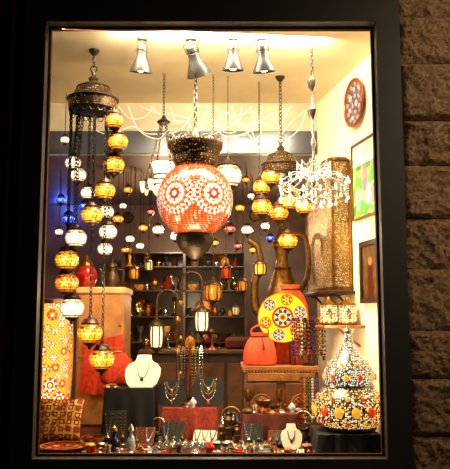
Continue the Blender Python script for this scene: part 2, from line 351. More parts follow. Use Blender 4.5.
# ================= CHANDELIERS =================
def chandelier(name,label,px,pyc,Y,Rpx,globes,crownm,cat='chandelier'):
    c=at(px,pyc,Y); u=U(Y,c.z); t=thing(name,label,cat,c)
    k=u*Rpx/24
    mk('crown',MB().lathe([(20,-10),(23.5,-9),(24.5,-5),(24,-1),(25,1),(22,3),(19,7),(17,12),(13,15.5),(8,18),(4,20),(5,23),(2,26),(2,30),(0,31)],32,k=k),PBRONZE,t)
    for z_,r_ in ((-9.5,23.4),(1,25),(13,16)): mk('crown_band',MB().ring((0,0,z_*k),r_*k,.9*k,32,6),crownm,t)
    fr=MB()
    for i in range(18):
        a=2*PI*i/18; fr.ring((22.5*k*cos(a),22.5*k*sin(a),-12*k),3*k,.5*k,8,4,Matrix.Rotation(a,4,'Z')@Matrix.Rotation(PI/2,4,'Y'))
    mk('fringe',fr,crownm,t)
    top=ZC-c.z
    mk('hook',MB().ring((0,0,33*k),3.2*k,.7*k,12,6,Matrix.Rotation(PI/2,4,'X')),DARKIRON,t)
    mk('hanging_chain',MB().chain((0,0,35*k),(0,0,top-.02),.03,.0032,.009),DARKIRON,t)
    mk('ceiling_cup',MB().lathe([(0,top-.035),(.012,top-.03),(.03,top-.008),(.03,top)],14),DARKIRON,t)
    for (gx,gy,r,kind,dy) in globes:
        g=at(gx,gy,Y+dy)-c; rr=r*u*.95
        glass_globe(t,g,rr,kind)
        h=Vector((g.x,g.y,0))
        if h.length>21*k: h=h.normalized()*21*k
        mk('strand',MB().chain((h.x,h.y,-8*k),(g.x,g.y,g.z+1.45*rr),.026,.003,.008),DARKIRON,t)
    return t
chandelier('spiral_chandelier','tall spiral chandelier with pierced bronze crown and strings of amber and white mosaic globes',93,101,.32,24,[
 (114,121,9.5,'amber',-.05),(118,142,10.5,'amber',-.02),(114,165,11,'amber',.03),(73,163,8.5,'white',.1),(78,175,9,'white',.13),
 (105,191,10.5,'amber',-.08),(88,193,8,'white',.12),(92,215,11,'amber',-.1),(106,212,8.5,'white',.1),(108,232,9.5,'white',.06),(76,238,11,'white',-.04),
 (105,249,8,'white',.12),(67,260,12,'amber',-.02),(67,283,12,'orange',.0),(72,308,12.5,'white',.03),(90,333,12.5,'amber',-.05),(102,359,12.5,'amber',-.02)],DKBRONZE)
chandelier('globe_chandelier','bronze bell crowned chandelier with a cluster of orange mosaic globes above the ewer',281,166,.76,19,[
 (271,177,10,'amber',-.04),(262,187,9.5,'amber',.0),(262,207,10.5,'amber',-.04),(290,192,9,'amber',.05),(288,202,10,'amber',-.06),(279,213,10,'orange',-.06),(304,207,9,'amber',-.04),(288,241,10,'amber',-.04)],DKBRONZE)
# ---- big globe lamp
Y=.36; c=at(195,200,Y); u=U(Y,c.z); t=thing('mosaic_globe_lamp','huge orange red and white rosette mosaic globe lamp hanging in the centre','hanging lamp',c)
ce=eq(6,.03,-PI/2+math.radians(31))
dr=lin('a81406'); cr=lin('ffe8c4'); r1=lin('d83410'); og=lin('f88a28')
rings=[(cr,cr,1),(r1,r1,1),(dr,cr,8),(cr,cr,1),(r1,og,14),(dr,cr,16),(cr,r1,22),(r1,cr,24)]
mk('globe_shade',MB().sphere((0,0,0),38*u,320,180,lambda n:dots(n,ce,.54,rings,[lin('d03210'),lin('e04a1a'),lin('bc2a0a')],[lin('ee7c30'),lin('f46c2c'),lin('ffcc94'),lin('f0a060')])),MOSB,t)
mk('top_cap',MB().lathe([(17,33),(21,35),(23,40),(22,44),(25,49),(28,54),(28,57),(24,58.5),(12,60),(6,62),(5,68),(2,74)],32,k=u),PBRONZE,t)
fr=MB()
for i in range(22):
    a=2*PI*i/22; fr.ring((27*u*cos(a),27*u*sin(a),58.5*u),2.6*u,.6*u,8,4,Matrix.Rotation(a,4,'Z')@Matrix.Rotation(PI/2,4,'Y'))
mk('cap_crest',fr,DKBRONZE,t)
mk('bottom_cup',MB().lathe([(0,-68),(3,-66),(4,-62),(3,-60),(9,-55),(15,-49),(18,-43),(19,-37),(17,-33.5)],32,k=u),DKBRONZE,t)
mk('hanging_chain',MB().chain((0,0,73*u),(0,0,ZC-c.z),.034,.004,.011),DARKIRON,t)
# ---- open glass lamp on spreading chains
Y=.7; c=at(163,183,Y); u=U(Y,c.z); t=thing('glass_bowl_lamp','open pale glass lamp with a pierced ring on spreading chains left of the big globe','hanging lamp',c); Z=Vector((0,0,1))
mk('glass_bowl',MB().lathe([(0,-16),(3,-15.4),(8,-12),(11.5,-6),(12,-1),(10,3),(8.6,8),(10.4,15),(13,20),(12.4,20),(9.8,15),(8,8),(9,3),(11,-1)],28,k=u),CLEARG,t)
mk('bottom_finial',MB().lathe([(0,-23),(1.4,-21),(1,-19),(3,-16.6),(3.4,-15)],14,k=u),DKBRONZE,t)
mk('collar',MB().ring((0,0,8*u),9*u,.9*u,28,6),DKBRONZE,t)
mk('ring',MB().ring((0,0,1*u),19*u,1.1*u,40,6).ring((0,0,-4*u),18*u,.8*u,40,5),DKBRONZE,t)
lc=MB()
for i in range(24):
    a=2*PI*i/24; lc.ring((18.4*u*cos(a),18.4*u*sin(a),-1.5*u),2.2*u,.45*u,8,4,Matrix.Rotation(a,4,'Z')@Matrix.Rotation(PI/2,4,'Y'))
mk('lace_band',lc,OLDSILV,t)
for i in range(8):
    a=i*PI/4+.25; d=Vector((cos(a),sin(a),0))
    ar=mk('arm',MB().tube([d*10*u-Z*2*u,d*14*u-Z*5*u,d*18*u-Z*1*u],.7*u,5),DKBRONZE,t)
    mk('glass_cup',MB().lathe([(.4,-11),(1.6,-10),(2.6,-5),(3,0),(2.7,0),(1.8,-6)],12,k=u,c=d*20.5*u),SOFTG,ar)
for i in range(4):
    a=i*PI/2+.6; d=Vector((cos(a),sin(a),0))
    mk('chain',MB().chain(d*19*u+Z*1*u,d*2.5*u+Z*62*u,.026,.0026,.0075),DKBRONZE,t)
mk('top_disc',MB().lathe([(0,60),(6,61),(7,63),(3,66),(1,70)],16,k=u),DKBRONZE,t)
mk('hanging_chain',MB().chain((0,0,69*u),(0,0,ZC-c.z),.024,.0028,.008),DARKIRON,t)
# ---- pendants
def pendant(px,py,Y,r,kind,label,top,group=None,name='pendant_lamp',fine=True):
    c=at(px,py,Y); u=U(Y,c.z); t=thing(name,label,'hanging lamp',c,0,group); glass_globe(t,(0,0,0),r*u,kind,DKBRONZE,fine)
    mk('cord',MB().tube([(0,0,1.45*r*u),(0,0,top-c.z)],.0028,6),DARKIRON,t); return t
pendant(228,176,.75,14,'white','large white mosaic globe lamp half hidden behind the big red globe',ZC)
# ---- crystal chandelier, two tiers
Y=.30; c=at(314,188,Y); u=U(Y,c.z); t=thing('crystal_chandelier','wide sparkling two tiered white crystal chandelier on a long chain at the right','chandelier',c)
mk('stem',MB().lathe([(0,-16),(2,-14),(4,-10),(1.8,-6),(2,0),(5,6),(2,12),(1.4,20),(3.4,26),(1.4,32),(1.2,40),(3,46),(1.2,52),(1.2,70),(4.4,74),(6,80),(2.6,84),(1.2,90),(1.2,100),(4.4,104),(5.4,111),(3,113),(1.4,116),(0,118)],18,k=u),SILVER,t)
def qb(p0,p1,p2,n): return [Vector(p0)*(1-i/n)**2+Vector(p1)*2*(i/n)*(1-i/n)+Vector(p2)*(i/n)**2 for i in range(n+1)]
NA=12
for i in range(NA):
    a=2*PI*i/NA+.2; d=Vector((cos(a),sin(a),0))
    arm=mk('arm',MB().tube(sm([d*2*u+Z*2*u,d*9*u-Z*9*u,d*20*u-Z*12*u,d*31*u-Z*6*u,d*34*u+Z*2*u],4),.4*u,6),OLDSILV,t)
    mk('candle_cup',MB().lathe([(0,0),(2,1),(2.6,2.6),(1,2.8),(1,3.6)],12,k=u,c=d*34*u+Z*2*u),CRYST,arm)
    mk('bulb',MB().lathe([(.6,3.6),(1.1,5),(.8,6.4),(0,8)],10,k=u,c=d*34*u+Z*2*u),BULB,arm)
    mk('bead_strand',MB().beads(qb(Z*28*u,d*14*u+Z*8*u,d*33*u+Z*3*u,18),.7*u),CRYST,t)
    mk('bead_drop',MB().beads([d*34*u-Z*(0+2.4*j)*u for j in range(6)],.7*u,1.7*u),CRYSTGLOW,t)
    e2=Vector((cos(a+PI/NA),sin(a+PI/NA),0)); d2=Vector((cos(a+2*PI/NA),sin(a+2*PI/NA),0))
    mk('bead_festoon',MB().beads(qb(d*34*u,e2*28*u-Z*13*u,d2*34*u,12),.7*u),CRYST,t)
    R1,Z1=(24,15) if i%2 else (38,4)
    mk('crystal_spray',MB().tube(qb(Z*4*u,e2*14*u+Z*22*u,e2*R1*u+Z*Z1*u,10),.25*u,5).sphere(e2*R1*u+Z*(Z1-1.4)*u,1.8*u,8,6,None,(.7,.7,1.5)),CRYSTGLOW,t)
    mk('inner_drop',MB().beads([e2*17*u-Z*(4+2.6*j)*u for j in range(6)],.7*u,1.8*u),CRYSTGLOW,t)
    mk('upper_arm',MB().tube(qb(Z*24*u,d*10*u+Z*18*u,d*17*u+Z*26*u,7),.35*u,5),OLDSILV,t)
    mk('upper_drop',MB().beads([d*17*u+Z*(25-2.4*j)*u for j in range(6)],.7*u,1.7*u),CRYSTGLOW if i%2 else CRYST,t)
    mk('upper_festoon',MB().beads(qb(d*17*u+Z*26*u,e2*15*u+Z*16*u,d2*17*u+Z*26*u,7),.65*u),CRYST,t)
mk('hanging_chain',MB().chain((0,0,117*u),(0,0,ZC-c.z),.026,.003,.008),DARKIRON,t)
# ---- small lanterns
def lantern(parent,o,w,h,gm=AMBER,fm=BRONZE):
    x,y,z=o
    l=mk('lantern',MB().lathe([(w*r,h*zz) for r,zz in [(.0,0),(.1,-.02),(.12,-.12),(.35,-.18),(.5,-.26),(.52,-.3),(.4,-.31)]][::-1],14),fm,parent,(x,y,z))
    mk('glass',MB().lathe([(w*.30,-h*.82),(w*.38,-h*.7),(w*.40,-h*.45),(w*.36,-h*.31)],12),gm,l)
    cg=MB()
    for i in range(6):
        a=i*PI/3; cg.tube([(w*.45*cos(a),w*.45*sin(a),-h*.29),(w*.45*cos(a),w*.45*sin(a),-h*.72),(w*.36*cos(a),w*.36*sin(a),-h*.84)],w*.05,5)
    mk('cage',cg,fm,l)
    mk('base',MB().lathe([(0,-h),(w*.1,-h*.97),(w*.16,-h*.9),(w*.42,-h*.86),(w*.44,-h*.82),(w*.3,-h*.81)],14),fm,l)
    return l
DAMB=mat('dim_amber_glass','c8741c',.2,0,.45,70,emit=.55); DRED=mat('dim_red_glass','a82c14',.2,0,.45,70,emit=.5)
for (px,py,Yy,w,h,gm,lab) in [(213,277,.72,19,28,DAMB,'bronze lantern with amber glass hanging just below the big globe lamp'),(260,258,.85,13,20,AMBER,'small amber lit lantern hanging left of the brass ewer'),
  (134,264,1.75,11,18,DAMB,'small amber lantern hanging before the left end of the bookcase'),(149,258,2.0,9,15,HONEYG,'pale little lantern hanging before the bookcase, left of the gooseneck lamps'),(226,262,1.5,12,20,DRED,'red glass lantern hanging before the right end of the bookcase'),(243,276,2.1,10,18,DAMB,'dim amber lantern hanging over the bookcase right edge'),(236,303,2.35,8,14,HONEYG,'pale small lantern hanging low left of the red pouch')]:
    c=at(px,py,Yy); u=U(Yy,c.z); t=thing('hanging_lantern',lab,'lantern',c)
    lantern(t,(0,0,0),w*u,h*u,gm); mk('hanging_chain',MB().chain((0,0,0),(0,0,(ZC if Yy<D else HB)-c.z),.024,.0022,.006),DARKIRON,t)
# ---- gooseneck lamps with lanterns
def arch_lamp(pole,lx,ytop,ylan,Y,w,h,label):
    zt=Zof(ytop,Y); u=U(Y,zt); x0=Xof(pole,Y,zt); t=thing('gooseneck_lamp',label,'table lamp',(x0,Y,Zp))
    mk('base',MB().lathe([(0.075,0),(.078,.012),(.055,.022),(.03,.035),(.018,.06),(.012,.08)],24),BRONZE,t)
    dx=(lx-pole)*u; r=abs(dx)/2; H=zt-Zp-r
    pts=[(0,0,.03),(0,0,H*.4),(0,0,H*.75)]+[(dx/2-dx/2*cos(PI*i/14),0,H+r*sin(PI*i/14)) for i in range(15)]
    zl=Zof(ylan,Y)-Zp; pts.append((dx,0,max(zl,H-.12)))
    mk('pole',MB().tube(pts,1.25*u,8),BRONZE,t)
    for f in (.35,.6,.85): mk('collar',MB().lathe([(1.3,-3),(2.6,-1.5),(2.8,0),(2.6,1.5),(1.3,3)],12,k=u,c=(0,0,H*f)),BRASS,t)
    lantern(t,(dx,0,pts[-1][2]),w*u,h*u,CLEARG,BRONZE)
arch_lamp(178,157,290,314,.86,15,40,'bronze gooseneck lamp curving left, its lantern above the white panel')
arch_lamp(181,202,272,301,1.06,16,36,'taller bronze gooseneck lamp curving right with a lit lantern')
# ================= RIGHT CABINET AND ITS ITEMS =================
x0,x1=Xof(242,.72,Zcab),Xof(320,.72,Zcab)
t=thing('carved_cabinet','carved brown wooden cabinet under the red bag and painted plate','cabinet',((x0+x1)/2,.72,Zp)); W=x1-x0; H=Zcab-Zp
mk('body',span(-W/2+.012,W/2-.012,.012,.46,0,H-.03),WOOD,t); mk('top',span(-W/2,W/2,0,.47,H-.03,H,.005),WOODL,t)
for sx in (-1,1):
    d=mk('door',span(sx*W/4-W/4+.025,sx*W/4+W/4-.025,-.004,.014,.03,H-.1,.004),WOOD,t)
    cv=MB()
    for r_ in (.06,.045,.025): cv.ring((sx*W/4,-.006,H*.42),r_,.005,20,6,Matrix.Rotation(PI/2,4,'X'))
    for i in range(8): a=i*PI/4; cv.sphere((sx*W/4+.035*cos(a),-.006,H*.42+.035*sin(a)),.008,8,5)
    mk('carving',cv,WOODL,d); mk('knob',MB().sphere((sx*.02,-.014,H*.42),.009,10,7),BRASS,d)
dr_=mk('drawer',span(-W/2+.03,W/2-.03,-.006,.014,H-.09,H-.04,.004),WOODL,t); mk('knob',MB().sphere((0,-.014,H-.065),.009,10,7),BRASS,dr_)
ml=MB()
for i in range(24): ml.sphere((-W/2+.012+(W-.024)*i/23,-.002,H-.034),.007,6,4)
mk('bead_moulding',ml,WOODL,t)
# ewer
Y=1.07; x=Xof(283,Y,Zcab); u=U(Y,1.5); t=thing('brass_ewer','tall aged brass ewer with large curved spout and handle behind the painted plate','ewer',(x,Y,Zcab))
mk('body',MB().lathe([(12,0),(13,3),(7,8),(5,14),(8,20),(15,33),(16.5,48),(16.5,60),(15,72),(14,74),(11,84),(8,92),(8.8,94),(6.5,97),(6,108),(8,116),(10,119),(8,120)],36,k=u),EWERB,t)
mk('lid',MB().lathe([(9,120),(8.4,124),(5,128),(2.4,130),(3.6,133),(1.4,136),(2,138),(0,142)],20,k=u),EWERB,t)
hp=sm([(5*u,0,110*u),(12*u,0,127*u),(23*u,0,125*u),(27*u,0,106*u),(25*u,0,84*u),(14*u,0,66*u)]); mk('handle',MB().tube(hp,2.6*u,8),EWERB,t)
sp=sm([(-14*u,0,46*u),(-26*u,0,52*u),(-28*u,0,78*u),(-22*u,0,99*u),(-25*u,0,116*u),(-34*u,0,122*u)]); n=len(sp); mk('spout',MB().tube(sp,[(5.2-2.6*i/n)*u for i in range(n)],10),EWERB,t)
for z_,rr in ((8,7.5),(20,8.5),(40,15.9),(52,16.8),(60,16.8),(94,9),(116,8.6)): mk('band',MB().ring((0,0,z_*u),rr*u,.9*u,28,6),OLDBRASS,t)
# soft bundles and pouches share one maker
def pouch(mb,PF,u,flute=.035,lump=.05,ys=1.0,sg=64):
    vs=[];fs=[]; n=len(PF)
    for j,(rx,ry,z_) in enumerate(PF):
        for i in range(sg):
            a=2*PI*i/sg; g=max(0,(j-3)/6); f=1+flute*g*cos(a*15)+lump*NZ.noise(Vector((cos(a)*2.2,sin(a)*2.2,z_*.12)))
            vs.append((rx*u*f*cos(a),ry*u*f*sin(a)*ys,(z_+(1.0*cos(a*2+1) if 1<j<n-2 else 0))*u))
    for j in range(n-1):
        for i in range(sg): q=(i+1)%sg; fs.append((j*sg+i,j*sg+q,(j+1)*sg+q,(j+1)*sg+i))
    fs.append(tuple(range(sg-1,-1,-1))); fs.append(tuple(range((n-1)*sg,n*sg))); return mb.add(vs,fs)
Y=.918; x=Xof(291,Y,Zcab); u=U(Y,1.5); t=thing('cloth_bundle','tall orange red cloth bundle standing between the painted plate and the brass ewer','bundle',(x,Y,Zcab))
mk('body',pouch(MB(),[(13,5,0),(16,5.6,2),(17,5.8,14),(17.5,5.8,30),(18,5.8,46),(17,5.6,58),(14,5,66),(10,4,71),(8,3.6,74),(10.5,4.4,78),(9.6,4,78.6)],u,.05,.09),BUNDLE,t)
mk('tie',MB().ring((0,0,74*u),8.6*u,.9*u,24,6,None,1,.46),RUST,t)
# painted plate on stand
Y=.83; x=Xof(283,Y,Zcab); cz=Zof(317,Y); u=U(Y,cz); t=thing('painted_plate','large round yellow plate with blue and red flower medallions standing on the cabinet','plate',(x,Y,Zcab))
M=Matrix.Translation((0,0,cz-Zcab))@Matrix.Rotation(PI/2+.1,4,'X')
pY,pR,pP,pB,pO=lin('f8cc30'),lin('cc2810'),lin('5a2494'),lin('2838ac'),lin('f08a18')
def ringmed(f,ph,seq,np):
    i=min(4,int(f*5)); q=(ph/(2*PI)+.5)*np; q=abs(q-int(q)-.5)*2
    if i in (2,3): return seq[2] if (f-.4)/.4<1-q*q else seq[3]
    return seq[i]
def plate_c(a,tt):
    X_,Y_=tt*cos(a*2*PI),tt*sin(a*2*PI)
    if tt>.965: return lin('c06018')
    d=math.hypot(X_,Y_)
    if d<.42: return ringmed(d/.42,math.atan2(Y_,X_),[pR,pY,pB,pY,pR],8)
    for i in range(6):
        cx,cy=.71*cos(i*PI/3+.3),.71*sin(i*PI/3+.3); d=math.hypot(X_-cx,Y_-cy)
        if d<.23: return ringmed(d/.23,math.atan2(Y_-cy,X_-cx),[[pR,pY,pB,pY,pB],[pB,pY,pR,pY,pR]][i%2],6)
    return lin('f8c828')
mk('dish',MB().lathe([(.4+24.6*i/80,3+ (0 if i<58 else (i-58)*.09)) for i in range(81)],220,plate_c,M,u,cap=False),matcol('plate_glaze',.2,.2),t)  # the glaze emits faintly, brightness put into the plate itself
mk('dish_back',MB().lathe([(8,0),(12,1),(25,4.8)],60,None,M,u,cap=False),WOODL,t)
es=MB()
for sx in (-1,1): es.tube([(sx*12*u,-.03,0),(sx*10*u,-.012,(cz-Zcab)-22*u),(sx*10*u,.005,(cz-Zcab)-20*u)],.004,6); es.tube([(sx*12*u,-.03,.003),(sx*8*u,.03,.003)],.004,6); es.tube([(sx*8*u,.03,.003),(sx*5*u,.022,cz-Zcab)],.004,6)
mk('easel',es,DARKIRON,t)
# red pouch
Y=.77; x=Xof(260,Y,Zcab); u=U(Y,Zcab); t=thing('red_bag','small soft orange red pouch bag with looped handle on the cabinet corner','bag',(x,Y,Zcab))
mk('body',pouch(MB(),[(13,4.5,0),(16,6.4,1.5),(17,7.2,6),(16.6,7.2,12),(15.2,6.8,18),(13,5.6,23),(10,4.4,27),(8.4,3.6,29),(10,4.4,32),(9.4,4,32.4)],u),REDBAG,t)
mk('drawstring',MB().ring((0,0,29*u),9*u,.8*u,24,6,None,1,.47),RUST,t)
mk('tassel',MB().tube([(2*u,-4.4*u,29*u),(3*u,-6.8*u,23*u),(3.4*u,-7.8*u,16*u)],[.5*u,.7*u,1.5*u],6),RUST,t)
mk('handle',MB().tube(sm([(-8*u,0,31*u),(-8*u,0,36*u),(0,0,40*u),(8*u,0,36*u),(8*u,0,31*u)]),.8*u,6),REDBAG,t)
# bead necklace rack
Y=.77; x=Xof(309,Y,Zcab); u=U(Y,1.4); zt=Zof(320,Y)-Zcab; t=thing('necklace_rack','dark T shaped rack densely hung with bead necklaces at the cabinet right end','rack',(x,Y,Zcab))
mk('base',MB().lathe([(7,0),(7,2),(3,3.5)],20,k=u),DARKIRON,t); mk('post',MB().tube([(0,0,2*u),(0,0,zt)],1.3*u,8),DARKIRON,t); mk('bar',MB().tube([(-16*u,0,zt),(16*u,0,zt)],1.3*u,8),DARKIRON,t)
BC=[('deep blue','182478'),('dark scarlet','8a1c12'),('brown','4a2814'),('cream','a8a090'),('teal','165454'),('black','141010'),('orange','984a14'),('plum','3c1438'),('navy','14204a'),('crimson','701018'),('olive','4a4418'),('ochre','98781c'),('maroon','4a100c'),('charcoal','302c2a')]
for i,(cn,ch) in enumerate(BC):
    bx=(-15+30*i/13)*u; L=(36+6*sin(i*2.1))*u; m=mat('bead_'+cn.replace(' ','_'),ch,.15,0,.7,150); b=MB(); wv=1.5*u
    for j in range(26):
        a=2*PI*j/26; dz=-L/2+ (L/2)*cos(a); b.sphere((wv*sin(a)*.8,(-1.6 if sin(a)>0 else 1.6)*u*min(1,abs(sin(a))*3),dz+1.8*u),1.15*u,7,5)
    tag(mk('bead_necklace',b,m,None,(x+bx,Y,Zcab+zt)),cn+' bead necklace, '+ORD[i]+' from the left on the T shaped rack','necklace','bead necklaces on the rack')
# ================= RIGHT WALL (splayed) =================
Y=.58; zc=Zof(103,Y); R_=.142; t=thing('wall_plate','round ceramic plate with blue and purple motifs high on the right wall','plate',(wallX(Y),Y,zc),RW)
M=Matrix.Rotation(-PI/2,4,'Y')
pw=[[lin('e0c070')],[lin('28489a')],[lin('e0c080'),lin('6a3080')],[lin('b8602a'),lin('2a4a9a')],[lin('e0c898'),lin('6a3080')],[lin('28489a'),lin('c88840')],[lin('8a3a1c')]]
mk('dish',MB().lathe([(.001+R_*i/36,.012+(0 if i<22 else (i-22)*.0013)) for i in range(37)],84,lambda a,tt:polar(tt,(a-.5)*2*PI,1,pw,[1,8,10,14,16,24,1],lin('4a2c14')),M,cap=False),MOS,t)
mk('rim',MB().ring((-.03,0,0),R_,.006,40,6,Matrix.Rotation(PI/2,4,'Y')),COPPER,t); mk('back',MB().lathe([(.09,0),(R_,.028)],40,None,M,cap=False),COPPER,t)
def wall_pic(name,label,y0,y1,z0,z1,fm,fw,cf,fd=.02,nu=40,nv=50,cat='picture'):
    yc=(y0+y1)/2; t=thing(name,label,cat,(wallX(yc),yc,(z0+z1)/2),RW); hy=(y1-y0)/2/cos(RW); hz=(z1-z0)/2
    f=MB(); f.box((-fd/2,0,hz-fw/2),(fd,2*hy,fw)); f.box((-fd/2,0,-hz+fw/2),(fd,2*hy,fw)); f.box((-fd/2,hy-fw/2,0),(fd,fw,2*hz-2*fw)); f.box((-fd/2,-hy+fw/2,0),(fd,fw,2*hz-2*fw))
    mk('frame',f,fm,t)
    mk('canvas',MB().grid(lambda a,b:(-fd*.6,hy-fw-(2*hy-2*fw)*a,-hz+fw+(2*hz-2*fw)*b),nu,nv,cf),MOS,t); return t
def green(a,b):
    v=NZ.noise(Vector((a*4,b*5,2))); v2=NZ.noise(Vector((a*7,b*8,7)))
    if b>.70: return lin('a8bcc0') if v>-.1 else lin('ccd0ac')
    if v2>.34: return lin('d07890')
    if (a-.5)**2*3+(b-.5)**2<.035: return lin('c86080')
    if (a-.62)**2*2+(b-.28)**2<.022: return lin('d8d4b8')
    if (a-.25)**2*3+(b-.25)**2<.016: return lin('5a80a8')
    return lin('4e8a42') if v>0.05 else (lin('80a85c') if v>-.25 else lin('3a6a34'))
wall_pic('painting','green painting with pink, pale and blue patches on the right wall',.30,.66,Zof(218,.5),Zof(140,.5),WOOD,.012,green)
def icon(a,b):
    if abs(a-.5)<.1+.12*(1-b) and b<.62: return lin('4a1c10')
    if (a-.5)**2+(b-.7)**2*2<.015: return lin('a07848')
    return lin('6a4c20') if NZ.noise(Vector((a*8,b*8,1)))>0 else lin('523818')
wall_pic('framed_picture','dark framed brown picture on the right wall below the green painting',.30,.56,Zof(303,.42),Zof(240,.42),DKWOOD,.03,icon,.025)
# shelf with perforated lantern lying along the wall
yc=.94; zs=Zof(292,.92)
t=thing('wall_shelf','dark wooden wall shelf carrying the tall perforated brass lantern','shelf',(wallX(yc),yc,zs),RW)
mk('board',span(-.15,0,-.27,.27,-.022,0,.004),DKWOOD,t)
for yy in (-.2,.2): mk('bracket',MB().tube(sm([(-.008,yy,-.12),(-.03,yy,-.09),(-.08,yy,-.035),(-.12,yy,-.022)]),.007,8),DKWOOD,t)
zh=Zof(166,.9)-zs; w=.48; dpt=.105
org=Vector((wallX(yc),yc,zs))+Matrix.Rotation(RW,3,'Z')@Vector((-.125,0,0))
t=thing('perforated_lantern','tall flat pale gold lantern pierced with tiny glowing holes along the right wall','lantern',org,RW-PI/2)
PERF=pierced('pierced_brass','b08a4c',['ffe0a0','ffcc78','fff0c8'],110,.36,1.1,.4,6,.12)
mk('front_panel',span(-w/2,w/2,-.003,.003,.02,zh-.02),PERF,t,None,False)
mk('side_panel',span(-w/2-.003,-w/2+.003,.003,dpt-.003,.02,zh-.02),PERF,t,None,False); mk('side_panel',span(w/2-.003,w/2+.003,.003,dpt-.003,.02,zh-.02),PERF,t,None,False)
mk('back_panel',span(-w/2,w/2,dpt-.003,dpt+.003,.02,zh-.02),PERF,t,None,False)
for (xx,yy) in ((-w/2,0),(w/2,0),(-w/2,dpt),(w/2,dpt)): mk('corner_post',B((xx,yy,zh/2),(.016,.016,zh)),OLDBRASS,t)
mk('bottom_frame',span(-w/2-.008,w/2+.008,-.008,dpt+.008,0,.022),OLDBRASS,t)
mk('roof',MB().loft([(w/2+.012,dpt/2+.012,0,dpt/2,zh-.01),(w/2+.012,dpt/2+.012,0,dpt/2,zh+.008),(w*.42,dpt*.4,0,dpt/2,zh+.018)],24,.35),OLDBRASS,t)
# lower shelf with two drum lamps
yc=.62; zs2=Zof(325,yc)
t=thing('wall_shelf','narrow lower wall shelf carrying two small lit drum lamps','shelf',(wallX(yc),yc,zs2),RW); mk('board',span(-.25,0,-.08,.08,-.018,0,.004),WOODL,t); mk('bracket',MB().tube([(-.008,0,-.12),(-.14,0,-.018)],.008,8),WOODL,t)
DRUMM=pierced('pierced_gold_drum','c09850',['ffe8b4','ffd080','fff4d8'],100,.40,2.2,.35)
for px,lab in ((329,'small lit pierced gold drum lamp at the inner end of the lower wall shelf'),(348,'small lit pierced gold drum lamp nearest the right wall on the lower shelf')):
    yy=.62 if px>340 else .65
    xx=Xof(px,yy,zs2); u=U(yy,zs2); t=thing('drum_lamp',lab,'lamp',(xx,yy,zs2),0,'drum lamps on the lower wall shelf')
    mk('shade',MB().lathe([(8.5,2),(9,8),(9,14),(8,20)],36,None,None,u),DRUMM,t)
    mk('rim',MB().lathe([(8.4,19.5),(8.8,21),(6,23),(3,25),(1.6,27),(0,29)],24,k=u),OLDBRASS,t); mk('foot',MB().lathe([(7,0),(9,1),(9,2.6)],24,k=u),OLDBRASS,t)
# ---- dome lamp
Y=.25; x=Xof(350,Y,ZD); u=U(Y,1.1); t=thing('dome_lamp','large pot bellied dark silver mosaic lamp with narrow waist and amber jewels at lower right','lamp',(x,Y,ZD))
def pw_(prof,n):
    Q=sm([(p[0],p[1],0) for p in prof],max(2,n//len(prof))); return [(max(q.x,.01),q.y) for q in Q]
low=pw_([(24,3),(31,7.5),(35.5,15),(36,24),(33,32),(28,38),(24,42)],49)
up=pw_([(23.5,44),(26,48.5),(26,54),(23,61),(18,68),(12.5,74),(8,80),(5,87),(2.8,95)],60)
ls=mk('lower_shade',MB().lathe(low,72,None,None,u),pierced('lit_lower_mosaic','75664c',['ffd890','ffb850','fff4dc','ffa038'],92,.38,1.9,.25,0,.12,.55),t)
us=mk('upper_dome',MB().lathe(up,72,None,None,u),pierced('lit_upper_mosaic','8c8270',['fff0d0','ffe0a8','fffaf0'],108,.36,1.7,.25,0,.12,.6),t)
mk('foot',MB().lathe([(22,0),(26,1),(26.5,3),(24,4)],44,k=u),DKBRONZE,t)
mk('waist_band',MB().lathe([(23.6,41.6),(25.4,42.4),(25.4,43.8),(23.2,44.6)],44,k=u),OLDSILV,t)
mk('finial',MB().lathe([(2.8,94),(3.6,95),(3.8,97),(2.4,99),(1.4,101),(.8,103),(0,106)],18,k=u),OLDSILV,t)
def rat(prof,z):
    for (r0,z0),(r1,z1) in zip(prof,prof[1:]):
        if z0<=z<=z1: return r0+(r1-r0)*(z-z0)/(z1-z0+1e-9)
    return prof[-1][0]
for par,prof,z_,n,rr,mm,el,off in ((ls,low,20,14,4.4,(GEMO,GEMO,GEMR),1.15,0),(ls,low,32,14,2.4,(GEMR,GEMO),1,.5),(ls,low,9,14,2.2,(GEMO,GEMR),1,.5),(us,up,52,12,2.8,(GEMO,GEMR),1.15,0),(us,up,64,9,2.0,(GEMO,GEMO),1.2,.5)):
    for i in range(n):
        a=2*PI*(i+.5+off)/n; r=rat(prof,z_); m_=mm[i%len(mm)]
        g=mk('gem',MB().sphere((0,0,0),rr*u,16,12,None,(.35,1,el)),m_,par,(r*u*cos(a),r*u*sin(a),z_*u),True,(0,0,a))
        g['label']='orange gem' if m_ is GEMO else 'red gem'
# ================= LEFT SIDE =================
Y=.62; zb=Zp; x=Xof(50,Y,1.3); zt=Zof(300,Y)-zb; u=U(Y,1.4); t=thing('mosaic_column_lamp','tall glowing red, white and yellow mosaic column lamp by the left frame','lamp',(x,Y,zb))
rc=random.Random(21); circ=[]
CW=2*PI*22; CH=zt/u*.78
for _ in range(2500):
    r=rc.choice([8.5,7,5.5,4,3]); cx,cy=rc.uniform(0,CW),rc.uniform(0,CH)
    if all(min(abs(cx-o[0]),CW-abs(cx-o[0]))**2+(cy-o[1])**2>(r+o[2]+.1)**2 for o in circ): circ.append((cx,cy,r,rc.randrange(5)))
CPAL=[[lin('fff0c0'),lin('d83010'),lin('fff0d0')],[lin('ffd860'),lin('b81c0c'),lin('ffe8b8')],[lin('fff6d8'),lin('e84818'),lin('f8c048')],[lin('ffb040'),lin('9a1408'),lin('fff0c8')],[lin('fff4d8'),lin('f07818'),lin('c82410')]]
